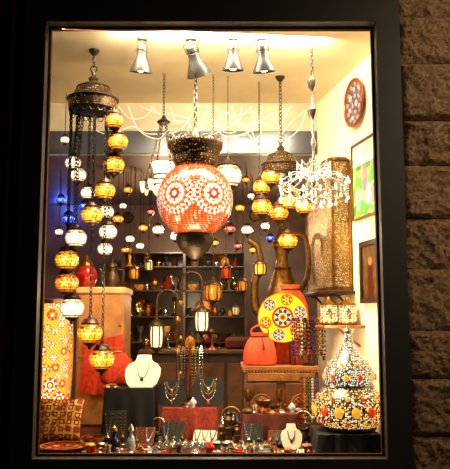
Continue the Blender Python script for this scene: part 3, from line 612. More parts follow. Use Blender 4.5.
def colm(a,b):
    X_,Y_=a*CW,b*CH
    for cx,cy,r,k in circ:
        dx=abs(X_-cx); dx=min(dx,CW-dx); d=math.hypot(dx,Y_-cy)
        if d<r:
            f=d/r
            if f>.88: return lin('8a2408')
            p=CPAL[k]; return p[0] if f<.26 else (p[1] if f<.52 else (p[2] if int((math.atan2(Y_-cy,X_-cx)/(2*PI)+.5)*14)%2 or f<.62 else p[1]))
    return lin('f8a83c') if (int(X_*.9)+int(Y_*.9))%3 else lin('e0601c')
mk('shade',MB().lathe([(20+2.5*sin(PI*i/140),zt/u*.2+(zt/u*.78)*i/140) for i in range(141)],260,colm,None,u),matcol('column_glow',.75,.3,0,1.5,.15),t)
mk('top_rim',MB().lathe([(20.5,zt/u*.97),(21,zt/u),(18,zt/u+1)],36,k=u),BRASS,t); mk('base',MB().lathe([(20,0),(22,2),(19,6),(19,zt/u*.17),(21,zt/u*.2)],36,k=u),BRONZE,t)
# tan wooden chest
Yf=.84; zt=Zof(287,Yf); x0,x1=Xof(76,Yf,zt),Xof(126,Yf,zt); t=thing('wooden_chest','tall plain tan wooden cabinet with lit pale top behind the amber globes at left','cabinet',((x0+x1)/2,Yf,Zp)); W=x1-x0; H=zt-Zp; chx=(x0+x1)/2
mk('body',span(-W/2+.01,W/2-.01,.012,.32,0,H-.04),WOODT,t); mk('top',span(-W/2,W/2,-.01,.33,H-.04,H,.006),WOODLIT,t)  # light falling on the top is painted in as paler wood
for k in range(2):
    d=mk('door',span(-W/2+.02,W/2-.02,-.004,.014,.03+k*(H-.06)/2,.01+(k+1)*(H-.06)/2,.004),WOODT,t); mk('knob',MB().sphere((W/2-.03,-.012,.025+(k+.5)*(H-.06)/2),.01,10,7),BRASS,d)
REDFAB=mat('dark_red_fabric','b8300f',.85,0,.4,40,bump=.3)
def cloth(a,b):
    return (chx-W*.34+W*.80*a+.012*sin(b*4),Yf-.026-.014*sin(a*16+b*2)*(.3+.7*b)-.004,zt-.29-.34*b-.02*sin(a*PI))
mb=MB(); mb.grid(cloth,64,30)
tag(mk('hanging_textile',mb,REDFAB),'plain red fabric hanging over the lower front of the tan cabinet','textile')
xx=Xof(86,1.06,zt); u=U(1.06,zt); t=thing('red_jar','dark red glass lidded jar on top of the tan wooden cabinet','jar',(xx,1.06,zt))
mk('body',MB().lathe([(6,0),(8,1),(10,8),(11,15),(8,21),(6,23)],24,k=u),mat('red_glass','8a1810',.2,0,.5,40,emit=.1),t); mk('lid',MB().lathe([(7,23),(6,26),(3,28),(1.5,30),(2,32),(0,34)],18,k=u),OLDBRASS,t)
xx=Xof(112,1.07,zt); t=thing('bronze_coffee_pot','dark bronze coffee pot on the right of the tan cabinet top','coffee pot',(xx,1.07,zt))
mk('body',MB().lathe([(6,0),(7,1),(8,6),(7,11),(4.6,16),(4,20),(5,22)],24,k=u),BRONZE,t); mk('lid',MB().lathe([(5,22),(4,25),(1.4,27),(1.6,29),(0,31)],16,k=u),BRONZE,t)
mk('spout',MB().tube(sm([(-6*u,0,6*u),(-10*u,0,10*u),(-11*u,0,17*u),(-13*u,0,20*u)]),1.1*u,7),BRONZE,t); mk('handle',MB().tube(sm([(5*u,0,19*u),(11*u,0,18*u),(11*u,0,9*u),(7.6*u,0,5*u)]),1*u,7),BRONZE,t)
# cushion
def cush(a,b):
    v=NZ.noise(Vector((a*9,b*9,5))); k=int(a*9)+int(b*9)
    d=math.hypot(a*6-int(a*6)-.5,b*6-int(b*6)-.5)
    if .2<d<.36: return lin('7a2c10')
    return lin('f8c458') if v>0 else (lin('d89030') if k%2 else lin('a84018'))
t=thing('brocade_cushion','gold and brown brocade cushion leaning in the left corner','cushion',(Xof(57,.34,Zp),.34,Zp+.008)); M=Matrix.Rotation(-.45,4,'X')
hw=.122
def cf_(sgn):
    def fn(a,b):
        x_,z_=(a-.5)*2,(b-.5)*2; th=max(0,(1-x_**4)*(1-z_**4))**.6*.045
        return M@Vector((x_*hw*(1-.06*(1-z_*z_)*abs(x_)),sgn*th,hw+z_*hw*(1-.06*(1-x_*x_)*abs(z_))))
    return fn
cm=MB(); cm.grid(cf_(-1),36,36,cush); cm.grid(lambda a,b:cf_(1)(1-a,b),24,24,cush); mk('cover',cm,GOLDCL,t)
pp=[cf_(1)(a,b) for a,b in [(i/10,0) for i in range(10)]+[(1,i/10) for i in range(10)]+[(1-i/10,1) for i in range(10)]+[(0,1-i/10) for i in range(10)]]
mk('piping',MB().tube(pp,.004,6,True),REDCL,t)
# soft red bag on the black riser
xx=Xof(116,.645,ZA); u=U(.645,ZA); t=thing('fabric_bag','soft slumped red fabric bag on the tall black riser left of the white panel','bag',(xx,.645,ZA))
mk('body',pouch(MB(),[(12,6.6,0),(15,8.2,1.5),(17,9,7),(17,9,13),(15.5,8,20),(12,6.4,26),(9,5,30),(7.6,4.2,32),(9.4,5,36),(8.6,4.6,36.4)],u,.06,.1),REDFAB,t)
mk('drawstring',MB().ring((0,0,32*u),8.2*u,.8*u,24,6,None,1,.56),OLDBRASS,t)
# flat necklace panels, tilted back
def bust(px,Y,z,h,m,label,neck=True,tilt=-.34):
    k=U(Y,z)*h/42; xx=Xof(px,Y,z); M=Matrix.Rotation(tilt,4,'X')
    prof=[(11,0),(15,5),(18,15),(18,24),(14.5,30),(9.6,33),(8,36),(7.6,40),(7,42)] if neck else [(13,0),(16,4),(18,14),(17.6,22),(15,28),(10,31.6),(7,32.6)]
    t=thing('necklace_bust',label,'display bust',(xx,Y,z))
    mk('form',MB().loft([(w_*k,.6*k,0,.6*k,z_*k+.003) for w_,z_ in prof],40,.2,None,M),m,t)
    mk('strut',MB().tube([M@Vector((0,1.2*k,26*k)),(0,(26*sin(-tilt)+9)*k,.002)],.8*k,6),m,t)
    return t
def necklace(px,Y,z,h,m,label,drop=14,pm=None,bead=.9,wd=1,tilt=-.34):
    k=U(Y,z)*h/42; xx=Xof(px,Y,z); t=thing('necklace',label,'necklace',(xx,Y,z)); b=MB(); M=Matrix.Rotation(tilt,4,'X')
    for i in range(33):
        f=i/32*2-1; a=abs(f); X_=6.0*wd*f*(1+.5*(1-a)*1.2); z_=30-drop*(1-f*f)
        b.sphere(M@Vector((X_*k,-bead*k-.0005,z_*k)),bead*k,6,5)
    mk('strand',b,m,t)
    mk('pendant',MB().sphere(M@Vector((0,-1.0*k,(30-drop-2.6)*k)),2.2*k,10,8,None,(.8,.4,1.2)),pm or m,t)
GEMB=mat('dark_stone','101014',.2,0,.3,60); TURQ=mat('turquoise_stone','2a6a6a',.3,0,.4,60); SLV=mat('bright_silver','f0eade',.15,.85,.25,90); DULLR=mat('garnet_stone','6a1c12',.2,0,.4,60)
bust(141,.44,ZA,42,WHITEV,'flat tilted white velvet necklace panel on the tall black riser',True,-.75); necklace(141,.44,ZA,42,BRASS,'fine gold pendant necklace on the white velvet panel',18,DULLR,.6,1,-.75)
for px,h,lab,n1,n2 in ((171,34,'low rounded black necklace stand on the left of the red riser','left low black stand',.8),(208,38,'larger rounded black necklace stand on the right of the red riser','right larger black stand',1)):
    bust(px,.52,ZBr,h,BLACK,lab,False)
    necklace(px,.52,ZBr,h,SLV,'long silver bead necklace on the '+n1,23,BRASS,.7,1.5); necklace(px,.52,ZBr,h,BRASS,'middle gold chain on the '+n1,16,DULLR,.6,1.25); necklace(px,.52,ZBr,h,OLDSILV,'short choker on the '+n1,9,SLV,.7)
bust(292,.2,Zp,25,WHITEV,'small white bust at the front of the platform'); necklace(292,.2,Zp,25,BLACK,'black stone pendant necklace on the small white bust',15,GEMB,.9)
# necklace tree
xx=Xof(190,.72,ZBr); u=U(.72,ZBr); t=thing('jewelry_tree','slim brass jewelry tree between the two black stands','rack',(xx,.72,ZBr)); mk('base',MB().lathe([(4,0),(4,1),(1.5,3)],18,k=u),OLDBRASS,t); mk('post',MB().tube([(0,0,2*u),(0,0,58*u)],.9*u,8),OLDBRASS,t)
for z_,hw_ in ((54,13),(44,11)): mk('arm',MB().tube(sm([(-hw_*u,0,(z_+2)*u),(-hw_*.6*u,0,z_*u),(0,0,z_*u),(hw_*.6*u,0,z_*u),(hw_*u,0,(z_+2)*u)]),.6*u,6),OLDBRASS,t)
for i,(hx,hz,L,cn,m_) in enumerate([(-11,55,34,'leftmost silver',SLV),(-7,54,30,'old silver',OLDSILV),(-3.5,54,40,'dark red',DULLR),(3.5,54,38,'gold',BRASS),(7,54,28,'dark teal',TURQ),(11,55,34,'rightmost silver',SLV)]):
    b=MB(); wv=1.5*u
    for j in range(34):
        a=2*PI*j/34; b.sphere((wv*sin(a),-1.3*u,(-L/2+L/2*cos(a)+.6)*u),.7*u,6,4)
    tag(mk('necklace',b,m_,None,(xx+hx*u,.72,ZBr+hz*u)),cn+' loop necklace hanging on the slim brass jewelry tree','necklace','necklaces on the brass jewelry tree')
def board(px,Y,z,w,h,m,label,cards,lean=-.22,turn=0):
    u=U(Y,z); xx=Xof(px,Y,z); t=thing('necklace_board',label,'display board',(xx,Y,z),turn); M=Matrix.Rotation(lean,4,'X')
    mk('panel',MB().box((0,0,h*u/2),(w*u,.012,h*u),M,.003),m,t); mk('ledge',MB().box((0,-.012,.006),(w*u,.03,.012),None,.002),m,t)
    for i,(cn,cm_) in enumerate(cards):
        b=MB(); cx=(-.5+(i+.5)/len(cards))*w*u; ww=w*u/len(cards)*.36
        for j in range(21):
            f=j/20*2-1; b.sphere(M@Vector((cx+ww*f,-.0085,h*u*(.9-.62*(1-f*f)))),.75*u,6,4)
        b.sphere(M@Vector((cx,-.010,h*u*.22)),1.9*u,8,6,None)
        n_=tag(mk('necklace',b,cm_,None,(xx,Y,z)),cn+' necklace pinned on the '+label,'necklace'); n_.rotation_euler=(0,0,turn)
board(115,.32,Zp,22,34,BLACK,'black board left of the wine board',[('left silver',SLV),('middle old silver',OLDSILV),('right gold',BRASS)],-.3,.15)
board(142,.30,Zp,22,20,RUST,'low wine red board right of the black board',[('left gold',BRASS),('right silver',SLV)],-.6,-.2)
board(174,.355,Zp,24,24,BLACK,'flat black board before the red riser',[('left silver',SLV),('middle old silver',OLDSILV),('right gold',BRASS)],-.55,.1)
board(204,.355,Zp,24,16,WHITEV,'small white board right of the flat black board',[('left silver',OLDSILV),('middle gold',BRASS),('right garnet',DULLR)],-.75,-.15)
board(254,.33,Zp,20,22,BLACK,'black slanted board below the cabinet left end',[('left silver',SLV),('right old silver',OLDSILV)],-.5,.12)
board(277,.34,Zp,20,16,RUST,'low rust board left of the small white bust',[('left gold',BRASS),('middle teal',TURQ),('right silver',SLV)],-.7,-.15)
# ================= FRONT ROW =================
cop=[[lin('d8903a')],[lin('8a2a10')],[lin('e0a050'),lin('a83818')],[lin('b85020')],[lin('e8b060'),lin('701c0c')]]
COPP=matcol('copper_pattern',0,.3,.4)
def dish(px,Y,r,label,base=Zp,deep=5):
    u=U(Y,base); t=thing('copper_dish',label,'dish',(Xof(px,Y,base),Y,base))
    mk('bowl',MB().lathe([(r*.5,0),(r*.55,.5),(r*.95,deep),(r,deep+.6),(r*.94,deep+.4)]+[(r*.94*(1-i/14)+.01,deep*.25+ deep*.75*(1-i/14)**2) for i in range(15)],48,lambda a,tt:polar(abs(tt*1.0),(a-.5)*2*PI,1.0,cop,[1,12,18,1,24],lin('3a1206')),None,u),COPP,t)
    mk('foot',MB().lathe([(r*.45,0),(r*.5,.2),(r*.52,1.2)],28,k=u),COPPER,t)
    return t
dish(64,.16,24,'large shallow patterned copper dish at the front left corner'); dish(94,.30,12,'small deep copper bowl beside the large copper dish',Zp,9)
def bottle(px,Y,prof,m,capm,label,z=Zp,name='bottle',cat='bottle'):
    u=U(Y,z); t=thing(name,label,cat,(Xof(px,Y,z),Y,z)); n=len(prof)-3
    mk('body',MB().lathe(prof[:n],20,k=u),m,t); mk('stopper',MB().lathe(prof[n-1:],16,k=u),capm,t)
bottle(114,.16,[(5,0),(6,1),(6,9),(4,13),(2.2,16),(2.2,19),(3.2,20),(2.6,23),(0,25)],mat('dark_glaze','1c1420',.2,0,.4,50),BRASS,'dark glazed bottle at the front, right of the copper dish')
bottle(131,.17,[(4,0),(4.5,1),(4,11),(2.4,14),(1.7,16),(1.7,18),(3.2,20),(2.4,23),(0,26)],mat('crystal_bottle','b8c0c8',.1,.3,.3,80),SILVER,'clear crystal scent bottle in the front row')
MILL=[(6,0),(6.4,1),(5.2,4),(5.2,16),(6,18),(5,20),(5.2,26),(6,28),(4,31),(2,33),(2.6,35),(0,38)]
for i,(px,Yy,k,lab) in enumerate([(221,.33,.75,'dark brass pepper mill, left one, beside the small white board'),(228,.40,.95,'tallest dark brass pepper mill in the middle of the front row'),(237,.31,.65,'short dark brass pepper mill, right one of three')]):
    u=U(Yy,Zp)*k*.85; t=thing('pepper_mill',lab,'pepper mill',(Xof(px,Yy,Zp),Yy,Zp),0,'brass pepper mills'); mk('body',MB().lathe(MILL[:6],20,k=u),BRONZE,t); mk('head',MB().lathe(MILL[5:],20,k=u),BRONZE,t)
for i,(px,Yy,k,m,prof,nm,lab) in enumerate([(230,.66,1.0,DKBRONZE,[(6,0),(8,2),(10,8),(9,14),(5,18),(4,20),(6,22),(5.4,22),(3.4,20)],'pot','dark bronze pot between the red and rust risers'),(159,.36,.7,DKBRONZE,[(5,0),(7,2),(8,6),(6,10),(4,12),(5,14),(4.4,14),(3,12)],'pot','small dark pot left of the flat black board'),(227,.25,.9,OLDSILV,[(3,0),(3.4,.6),(7,4),(8,6),(7.4,6),(3,1.4)],'bowl','tarnished silver bowl in the middle of the front'),(282,.25,.8,DKBRONZE,[(4,0),(6,1),(7.4,5),(5,9),(3.6,11),(4.6,12.6),(4,12.6),(2.8,11)],'pot','small dark pot left of the small white bust'),(103,.23,.8,OLDSILV,[(3,0),(3.4,.6),(7,4),(8,6),(7.4,6),(3,1.4)],'bowl','tarnished silver bowl beside the dark glazed bottle'),(303,.34,.9,DKBRONZE,[(5,0),(7,2),(8,7),(6,12),(4,15),(5,17),(4.4,17),(3,15)],'pot','dark pot beside the low riser of the dome lamp')]):
    u=U(Yy,Zp)*k; tag(mk(nm,MB().lathe(prof,26,k=u),m,None,(Xof(px,Yy,Zp),Yy,Zp)),lab,nm)
def tray(px,Y,w,d,m,label,z=Zp,turn=0):
    u=U(Y,z); t=thing('jewelry_tray',label,'tray',(Xof(px,Y,z),Y,z),turn); mk('pad',span(-w*u/2,w*u/2,-d/2,d/2,0,.012,.003),m,t)
    f=MB()
    for s_ in (-1,1): f.box((s_*w*u/2,0,.011),(.008,d+.008,.022)); f.box((0,s_*d/2,.011),(w*u,.008,.022))
    mk('rim',f,SILVER,t); return u,Xof(px,Y,z)
STN=[('garnet',DULLR),('plain silver',SLV),('black stone',GEMB),('silver knot',SLV),('amber stone',GEMO),('dark teal stone',TURQ),('old silver',OLDSILV)]
u,xx=tray(182,.2,54,.16,BLACK,'black velvet ring tray with silver rim at the front, below the flat black board')
for r in range(3):
    for c_ in range(8):
        sn,sm_=STN[(r*3+c_*2)%7]; px_=xx+(-23+46*c_/7)*u; yy=.2+(-.055+.055*r); t=thing('ring',sn+' ring, '+ORD[c_]+' from left in the '+['front','middle','back'][r]+' row of the ring tray','ring',(px_,yy,Zp+.012),(c_*1.7+r)%1-.5,'rings in the black tray')
        mk('band',MB().ring((0,0,.011),.011,.0028,14,6,Matrix.Rotation(PI/2,4,'X')),SLV,t); mk('stone',MB().sphere((0,0,.024),.006,8,6),sm_,t)
u,xx=tray(250,.19,42,.14,BLACK,'black tray of silver bangles and charms right of centre front')
for i in range(5):
    tag(mk('bangle',MB().ring((0,0,.004),.024,.0035,22,6,None),SLV if i%2 else BRASS,None,(xx+(-16+8*i)*u,.225-.03*(i%2),Zp+.012)),('silver' if i%2 else 'gold')+' bangle lying '+ORD[i]+' from the left in the bangle tray','bangle','bangles in the tray')
for i in range(4):
    t=thing('spoon','small silver spoon leaning '+ORD[i]+' from the left in the bangle tray front','spoon',(xx+(-15+9*i)*u,.135,Zp+.014),.3-.2*i,'silver spoons')
    mk('handle',MB().tube([(0,0,.004),(0,.02,.012),(0,.06,.03)],.003,6),SLV,t); mk('bowl',MB().sphere((0,-.016,.006),.014,12,8,None,(.7,1,.35)),SLV,t)
for i,(px,Yy,m,lab) in enumerate([(307,.12,mat('inlaid_box','6a3a1c',.4,0,.5,80),'small inlaid wooden trinket box right of the small white bust'),(216,.2,mat('green_box','2c4a34',.4,0,.5,80),'small green trinket box between the two black trays'),(90,.14,mat('gilt_box','a87a30',.4,.5,.5,80),'little gilt trinket box in front of the small copper bowl')]):
    u=U(Yy,Zp)*.85; t=thing('trinket_box',lab,'box',(Xof(px,Yy,Zp),Yy,Zp)); mk('body',span(-6*u,6*u,-5*u,5*u,0,6*u,.003),m,t); mk('lid',MB().loft([(6.4*u,5.4*u,0,0,6*u),(6.4*u,5.4*u,0,0,8*u),(5*u,3.4*u,0,0,10*u),(1*u,1*u,0,0,10.6*u)],24,.5),m,t); mk('knob',MB().sphere((0,0,11.2*u),1.1*u,8,6),BRASS,t)
# little metal and glass pieces
SK={'tea_glass':[(2.4,0),(3,.5),(2.2,3),(3.2,7),(2.9,7),(2,3)],'saucer':[(2.6,0),(3,.4),(5.6,1.6),(5.8,2),(5,1.9),(2.4,.9)],'cup':[(2,0),(1.4,.8),(3.4,3),(4,5),(3.6,5),(2.8,2.2)],'ashtray':[(4,0),(4.6,.6),(5,2.6),(4.4,2.8),(3.8,1.2),(.2,.8)],'brooch':[(3.4,0),(3.8,.5),(3,1.4),(1.8,1.8),(1.6,2.6),(0,3)],'pill_box':[(3.4,0),(3.8,.4),(3.8,2.6),(4,2.8),(3.6,3.8),(1.4,4.6),(.8,5.4),(0,5.8)],'incense_burner':[(3,0),(1.4,1.2),(3.6,3.4),(3.8,5),(3.4,6),(2,7.6),(.8,8.8),(0,10)],'bead_pile':[(4.4,0),(4.2,.8),(3,1.8),(1.6,2.6),(0,2.9)]}
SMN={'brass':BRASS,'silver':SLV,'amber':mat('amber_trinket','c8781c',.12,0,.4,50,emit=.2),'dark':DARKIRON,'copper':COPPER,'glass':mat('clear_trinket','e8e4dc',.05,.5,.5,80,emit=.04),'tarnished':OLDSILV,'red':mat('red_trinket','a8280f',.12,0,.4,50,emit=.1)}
rk=random.Random(9); items=[]
mats=['silver','tarnished','brass','glass','silver','copper','glass','silver','red','dark','amber','silver','tarnished','glass','brass','silver','copper']
kinds=['brooch','saucer','pill_box','brooch','ashtray','cup','bead_pile','saucer','tea_glass','brooch','incense_burner','ashtray','tea_glass']
cand=[]
occ=[(64,.16,27),(94,.30,14),(114,.16,8),(131,.17,7),(90,.14,8),(307,.12,8),(216,.2,8),(292,.2,13),(221,.33,6),(237,.31,6),(231,.50,7),(159,.36,7),(227,.25,8),(282,.25,7),(103,.23,7),(303,.34,9),(228,.40,7)]
def free(px,Yy,r):
    X_=Xof(px,Yy,Zp); u=U(Yy,Zp)
    if .09<Yy<.295 and (152<px<213 or 226<px<274): return False
    if Yy>.275 and (98<px<158 or 158<px<219 or 240<px<290): return False
    if px>309: return False
    return all(math.hypot(X_-Xof(ox,oy,Zp),Yy-oy)>(r+orr)*u for ox,oy,orr in occ)
for q in range(7000):
    s_=rk.uniform(.9,1.35) if q<700 else (rk.uniform(.55,.9) if q<3500 else rk.uniform(.38,.6))
    px=rk.uniform(76,309); Yy=rk.uniform(.062,.44); r=4.9*s_
    if free(px,Yy,r) and len(cand)<150: cand.append((px,Yy,s_)); occ.append((px,Yy,r))
for i,(px,Yy,s_) in enumerate(cand): items.append((kinds[(i*5+i//7)%13],mats[(i*4+i//5)%17],px,Yy,Zp,'on the front cloth',s_))
for i,(px,Yy,z_,where) in enumerate([(187,.49,ZBr,'red riser'),(193,.49,ZBr,'red riser'),(190,.54,ZBr,'red riser'),(184,.56,ZBr,'red riser'),(197,.56,ZBr,'red riser'),(190,.60,ZBr,'red riser'),(107,.47,ZA,'tall black riser'),(115,.46,ZA,'tall black riser'),(112,.53,ZA,'tall black riser'),(247,.46,ZCr,'rust riser'),(255,.47,ZCr,'rust riser'),(263,.46,ZCr,'rust riser'),(272,.46,ZCr,'rust riser'),(282,.47,ZCr,'rust riser'),(292,.5,ZCr,'rust riser'),(290,.58,ZCr,'rust riser'),(296,.54,ZCr,'rust riser'),(273,.58,ZCr,'rust riser'),(246,.90,Zcab,'carved cabinet')]): items.append((kinds[(i*7+3)%13],mats[(i*5+1)%17],px,Yy,z_,'on top of the '+where,1.0))
fam={}
for it in sorted(items,key=lambda q:q[2]): fam.setdefault((it[0],it[1],it[5]),[]).append(it)
for (kind,mn,where),L in fam.items():
    nm=kind.replace('_',' ')
    for j,(_,_,px,Yy,z_,_,s_) in enumerate(L):
        u=U(Yy,z_)*s_; w_='' if len(L)==1 else ', '+ORD[j]+' one from left'
        tag(mk(kind,MB().lathe(SK[kind],16,k=u),SMN[mn],None,(Xof(px,Yy,z_),Yy,z_)),'tiny '+mn+' '+nm+w_+' '+where,nm)
# earring cards
for i,(px,Yy,m,cn,sm_,sn) in enumerate([(156,.055,BLACK,'black',SLV,'silver'),(208,.055,WHITEV,'white',GEMB,'black'),(228,.055,BLACK,'black',BRASS,'gold'),(277,.055,BLACK,'black',GEMO,'amber'),(300,.055,WHITEV,'white',BRASS,'gold')]):
    u=U(Yy,Zp)*.8; t=thing('earring_card','small '+cn+' tilted card with a pair of '+sn+' earrings at the platform front','earring card',(Xof(px,Yy,Zp),Yy,Zp),(.3,-.25,.1)[i%3]); M=Matrix.Rotation(-.8,4,'X')
    mk('card',MB().box((0,0,4*u),(9*u,.004,8*u),M,.001),m,t)
    for s_ in (-1,1): mk('earring',MB().beads([M@Vector((s_*2.2*u,-.005,(6-1.6*j)*u)) for j in range(3)],.7*u,1.3*u),sm_,t)
# earring stands
for px,Yy,k,m,lab in ((303,.46,1.0,SLV,'silver'),(231,.50,1.1,BRASS,'gold'),(158,.44,.8,SLV,'short silver')):
    u=U(Yy,Zp)*k; t=thing('earring_stand',lab+' wire earring stand hung with small drops on the platform','earring stand',(Xof(px,Yy,Zp),Yy,Zp)); mk('base',MB().lathe([(4,0),(4,1),(1,2)],16,k=u),m,t); mk('frame',MB().ring((0,0,20*u),9*u,.7*u,24,6,Matrix.Rotation(PI/2,4,'X')),m,t); mk('post',MB().tube([(0,0,1*u),(0,0,11*u)],.8*u,6),m,t)
    for i in range(6):
        a=PI*(i+.5)/6; tag(mk('earring',MB().beads([(0,-1.0*u,-(1+1.9*j)*u) for j in range(4)],.8*u,1.5*u),[DULLR,TURQ,SLV][i%3],None,(Xof(px,Yy,Zp)+9*u*cos(a)*.9,Yy,Zp+(20+9*sin(a)*.55)*u)),['garnet','teal','silver'][i%3]+' drop earring on the '+lab+' wire stand','earring','earrings on the wire stands')
# on rust riser
xx=Xof(264,.55,ZCr); u=U(.55,ZCr); t=thing('brass_bowl','brass footed bowl on the rust riser below the cabinet','bowl',(xx,.55,ZCr)); mk('bowl',MB().lathe([(2,4),(6,6),(9,10),(9.6,11),(8.6,11),(5,7.4),(.1,6)],28,k=u),OLDBRASS,t); mk('foot',MB().lathe([(5,0),(4.5,1),(1.6,2.5),(2.2,4.4)],20,k=u),OLDBRASS,t)
for i in range(9):
    a=i*2.4; rr=(0 if i==0 else 4.6)*u; tag(mk('glass_bead',MB().sphere((0,0,0),1.9*u,10,7),[DULLR,TURQ,GEMO][i%3],None,(xx+rr*cos(a),.55+rr*sin(a),ZCr+(9.2+(2.2 if i==0 else 0))*u)),['garnet','teal','orange'][i%3]+' glass bead in the brass footed bowl','bead','glass beads in the brass bowl')
for px,lab in ((249,'slim brass goblet at the left end of the rust riser'),(281,'slim brass goblet on the rust riser right of the bead bowl')):
    u=U(.56,ZCr); t=thing('goblet',lab,'goblet',(Xof(px,.56,ZCr),.56,ZCr),0,'brass goblets'); mk('foot',MB().lathe([(5,0),(4,1),(1.2,3),(1.2,9)],18,k=u),OLDBRASS,t); mk('cup',MB().lathe([(1.2,9),(4,12),(5,18),(5.2,21),(4.6,21),(3,13)],20,k=u),OLDBRASS,t)
# hanging strands rack
Y=.62; xx=Xof(309,Y,Zp); u=U(Y,1.1); zt=Zof(378,Y)-Zp; t=thing('pendant_stand','slender dark stand of hanging bead strands between cabinet and dome lamp','rack',(xx,Y,Zp)); mk('base',MB().lathe([(5.5,0),(5.5,2),(2,3.5)],18,k=u),DARKIRON,t); mk('post',MB().tube([(0,0,2*u),(0,0,zt)],1*u,8),DARKIRON,t); mk('bar',MB().tube([(-9*u,0,zt),(9*u,0,zt)],1*u,8),DARKIRON,t)
for i,(cn,ch) in enumerate([('dark red','8a2014'),('amber','a86a20'),('green','2a5a3a'),('white','c0b8a8'),('blue','28407a')]):
    b=MB().beads([(0,-1.6*u,(-1-2.9*j)*u) for j in range(14)],1.3*u,2.2*u)
    tag(mk('bead_strand',b,mat('strand_'+cn.replace(' ','_'),ch,.3,0,.4,100),None,(xx+(-8+4*i)*u,Y,Zp+zt)),cn+' bead strand hanging on the slender dark stand','bead strand','bead strands on the slender stand')
# ================= DEEPER SHOP =================
Yb=2.9; xa,xb=Xof(122,Yb,1.6),Xof(246,Yb,1.6); zt=Zof(252,Yb); t=thing('display_bookcase','dark wooden bookcase of ornaments at the back of the shop','bookcase',((xa+xb)/2,Yb,0)); W=xb-xa
mk('back_panel',span(-W/2,W/2,.33,.35,0,zt),SHELFW,t)
for s_ in (-1,1): mk('side_panel',span(s_*W/2-.015,s_*W/2+.015,0,.35,0,zt),SHELFW,t)
mk('divider',span(-.012,.012,.0,.33,0,zt),SHELFW,t)
lv=[Zof(p,Yb) for p in (392,368,342,316,290,266)]
for z_ in lv+[zt]: mk('shelf',span(-W/2+.015,W/2-.015,.0,.33,z_-.012,z_),SHELFW,t)
PR={'vase':[(3,0),(4,1),(5,5),(3,9),(1.6,12),(2.6,14)],'jar':[(3.5,0),(4.5,3),(4.5,8),(3,10),(1,11.5),(0,12.5)],'bowl':[(2.4,0),(3,1),(6,5),(6.4,7),(5.8,7),(2.4,2)],'goblet':[(3,0),(.8,2),(.8,6),(3,9),(3.4,13)],'candlestick':[(3.6,0),(2,1.5),(.9,4),(1.5,8),(.8,12),(2.2,14),(1,16)],'small_lamp':[(3,0),(1,1.4),(1,4),(4.6,6),(5,9),(3.6,12),(1.4,14),(0,15)]}
GL=mat('polished_brass','8a6a34',.12,.95,.4,40); GS=mat('polished_silver','a8a298',.1,.95,.3,40)
MS=[('brass',GL),('silver',GS),('dull red',mat('dull_red','6a2418',.2,0,.5,50)),('amber',mat('amber_ornament','a8681c',.2,0,.6,50,emit=.4)),('grey',mat('grey_ornament','5a5248',.15,.2,.3,40)),('copper',COPPER),('bronze',BRONZE),('dark',DARKIRON)]  # amber ornaments emit a little, glints put into their material
xm=(xa+xb)/2; u=U(Yb,1.6); R5=['second','third','fourth','fifth','top']
for r,z_ in enumerate(lv[1:]):
    xx=-W/2+.05; k=0
    while xx<W/2-.05 and k<18:
        kind=rk.choice(list(PR)); mn,mm=rk.choice(MS); s_=rk.choice([.45,.6,.75,.9,1.2])
        if abs(xx)<.06: xx=.07
        tag(mk(kind,MB().lathe(PR[kind],12,k=u*s_),mm,None,(xm+xx,Yb+rk.uniform(.07,.2),z_)),'small '+mn+' '+kind.replace('_',' ')+', '+ORD[k]+' from left on the '+R5[r]+' bookcase shelf',kind.replace('_',' '),'ornaments on the back bookcase')
        xx+=rk.uniform(.035,.06)+.035*s_; k+=1
for r,f,rr,m,mn in ((4,-.3,.07,GL,'brass'),(4,.28,.075,COPPER,'copper'),(3,-.12,.08,GS,'silver'),(3,.36,.075,GL,'brass'),(2,.15,.08,COPPER,'copper'),(2,-.35,.08,GL,'brass')):
    M=Matrix.Translation((0,0,rr))@Matrix.Rotation(PI/2-.15,4,'X'); tag(mk('round_tray',MB().lathe([(.01,.004),(rr*.8,.004),(rr,.012),(rr,.008),(rr*.8,0),(.01,0)],28,None,M),m,None,(xm+f*W,Yb+.26,lv[r+1])),'round '+mn+' tray leaning at the back of the '+R5[r]+' bookcase shelf','tray')
for i,(px,py,r,m,mn) in enumerate([(112,222,7,COPPER,'copper'),(128,218,6,GL,'old brass'),(186,232,5,COPPER,'small copper'),(223,222,6,GS,'silver'),(255,216,6,GL,'rightmost brass')]):
    c=at(px,py,3.5); u=U(3.5,c.z); M=Matrix.Rotation(PI/2,4,'X'); tag(mk('wall_tray',MB().lathe([(.01,.6),(r*.75,.6),(r,2),(r,1.2),(r*.7,0),(.01,0)],28,None,M,u),m,None,(c.x,3.5,c.z)),'round '+mn+' tray hung on the back wall above the bookcase','tray')
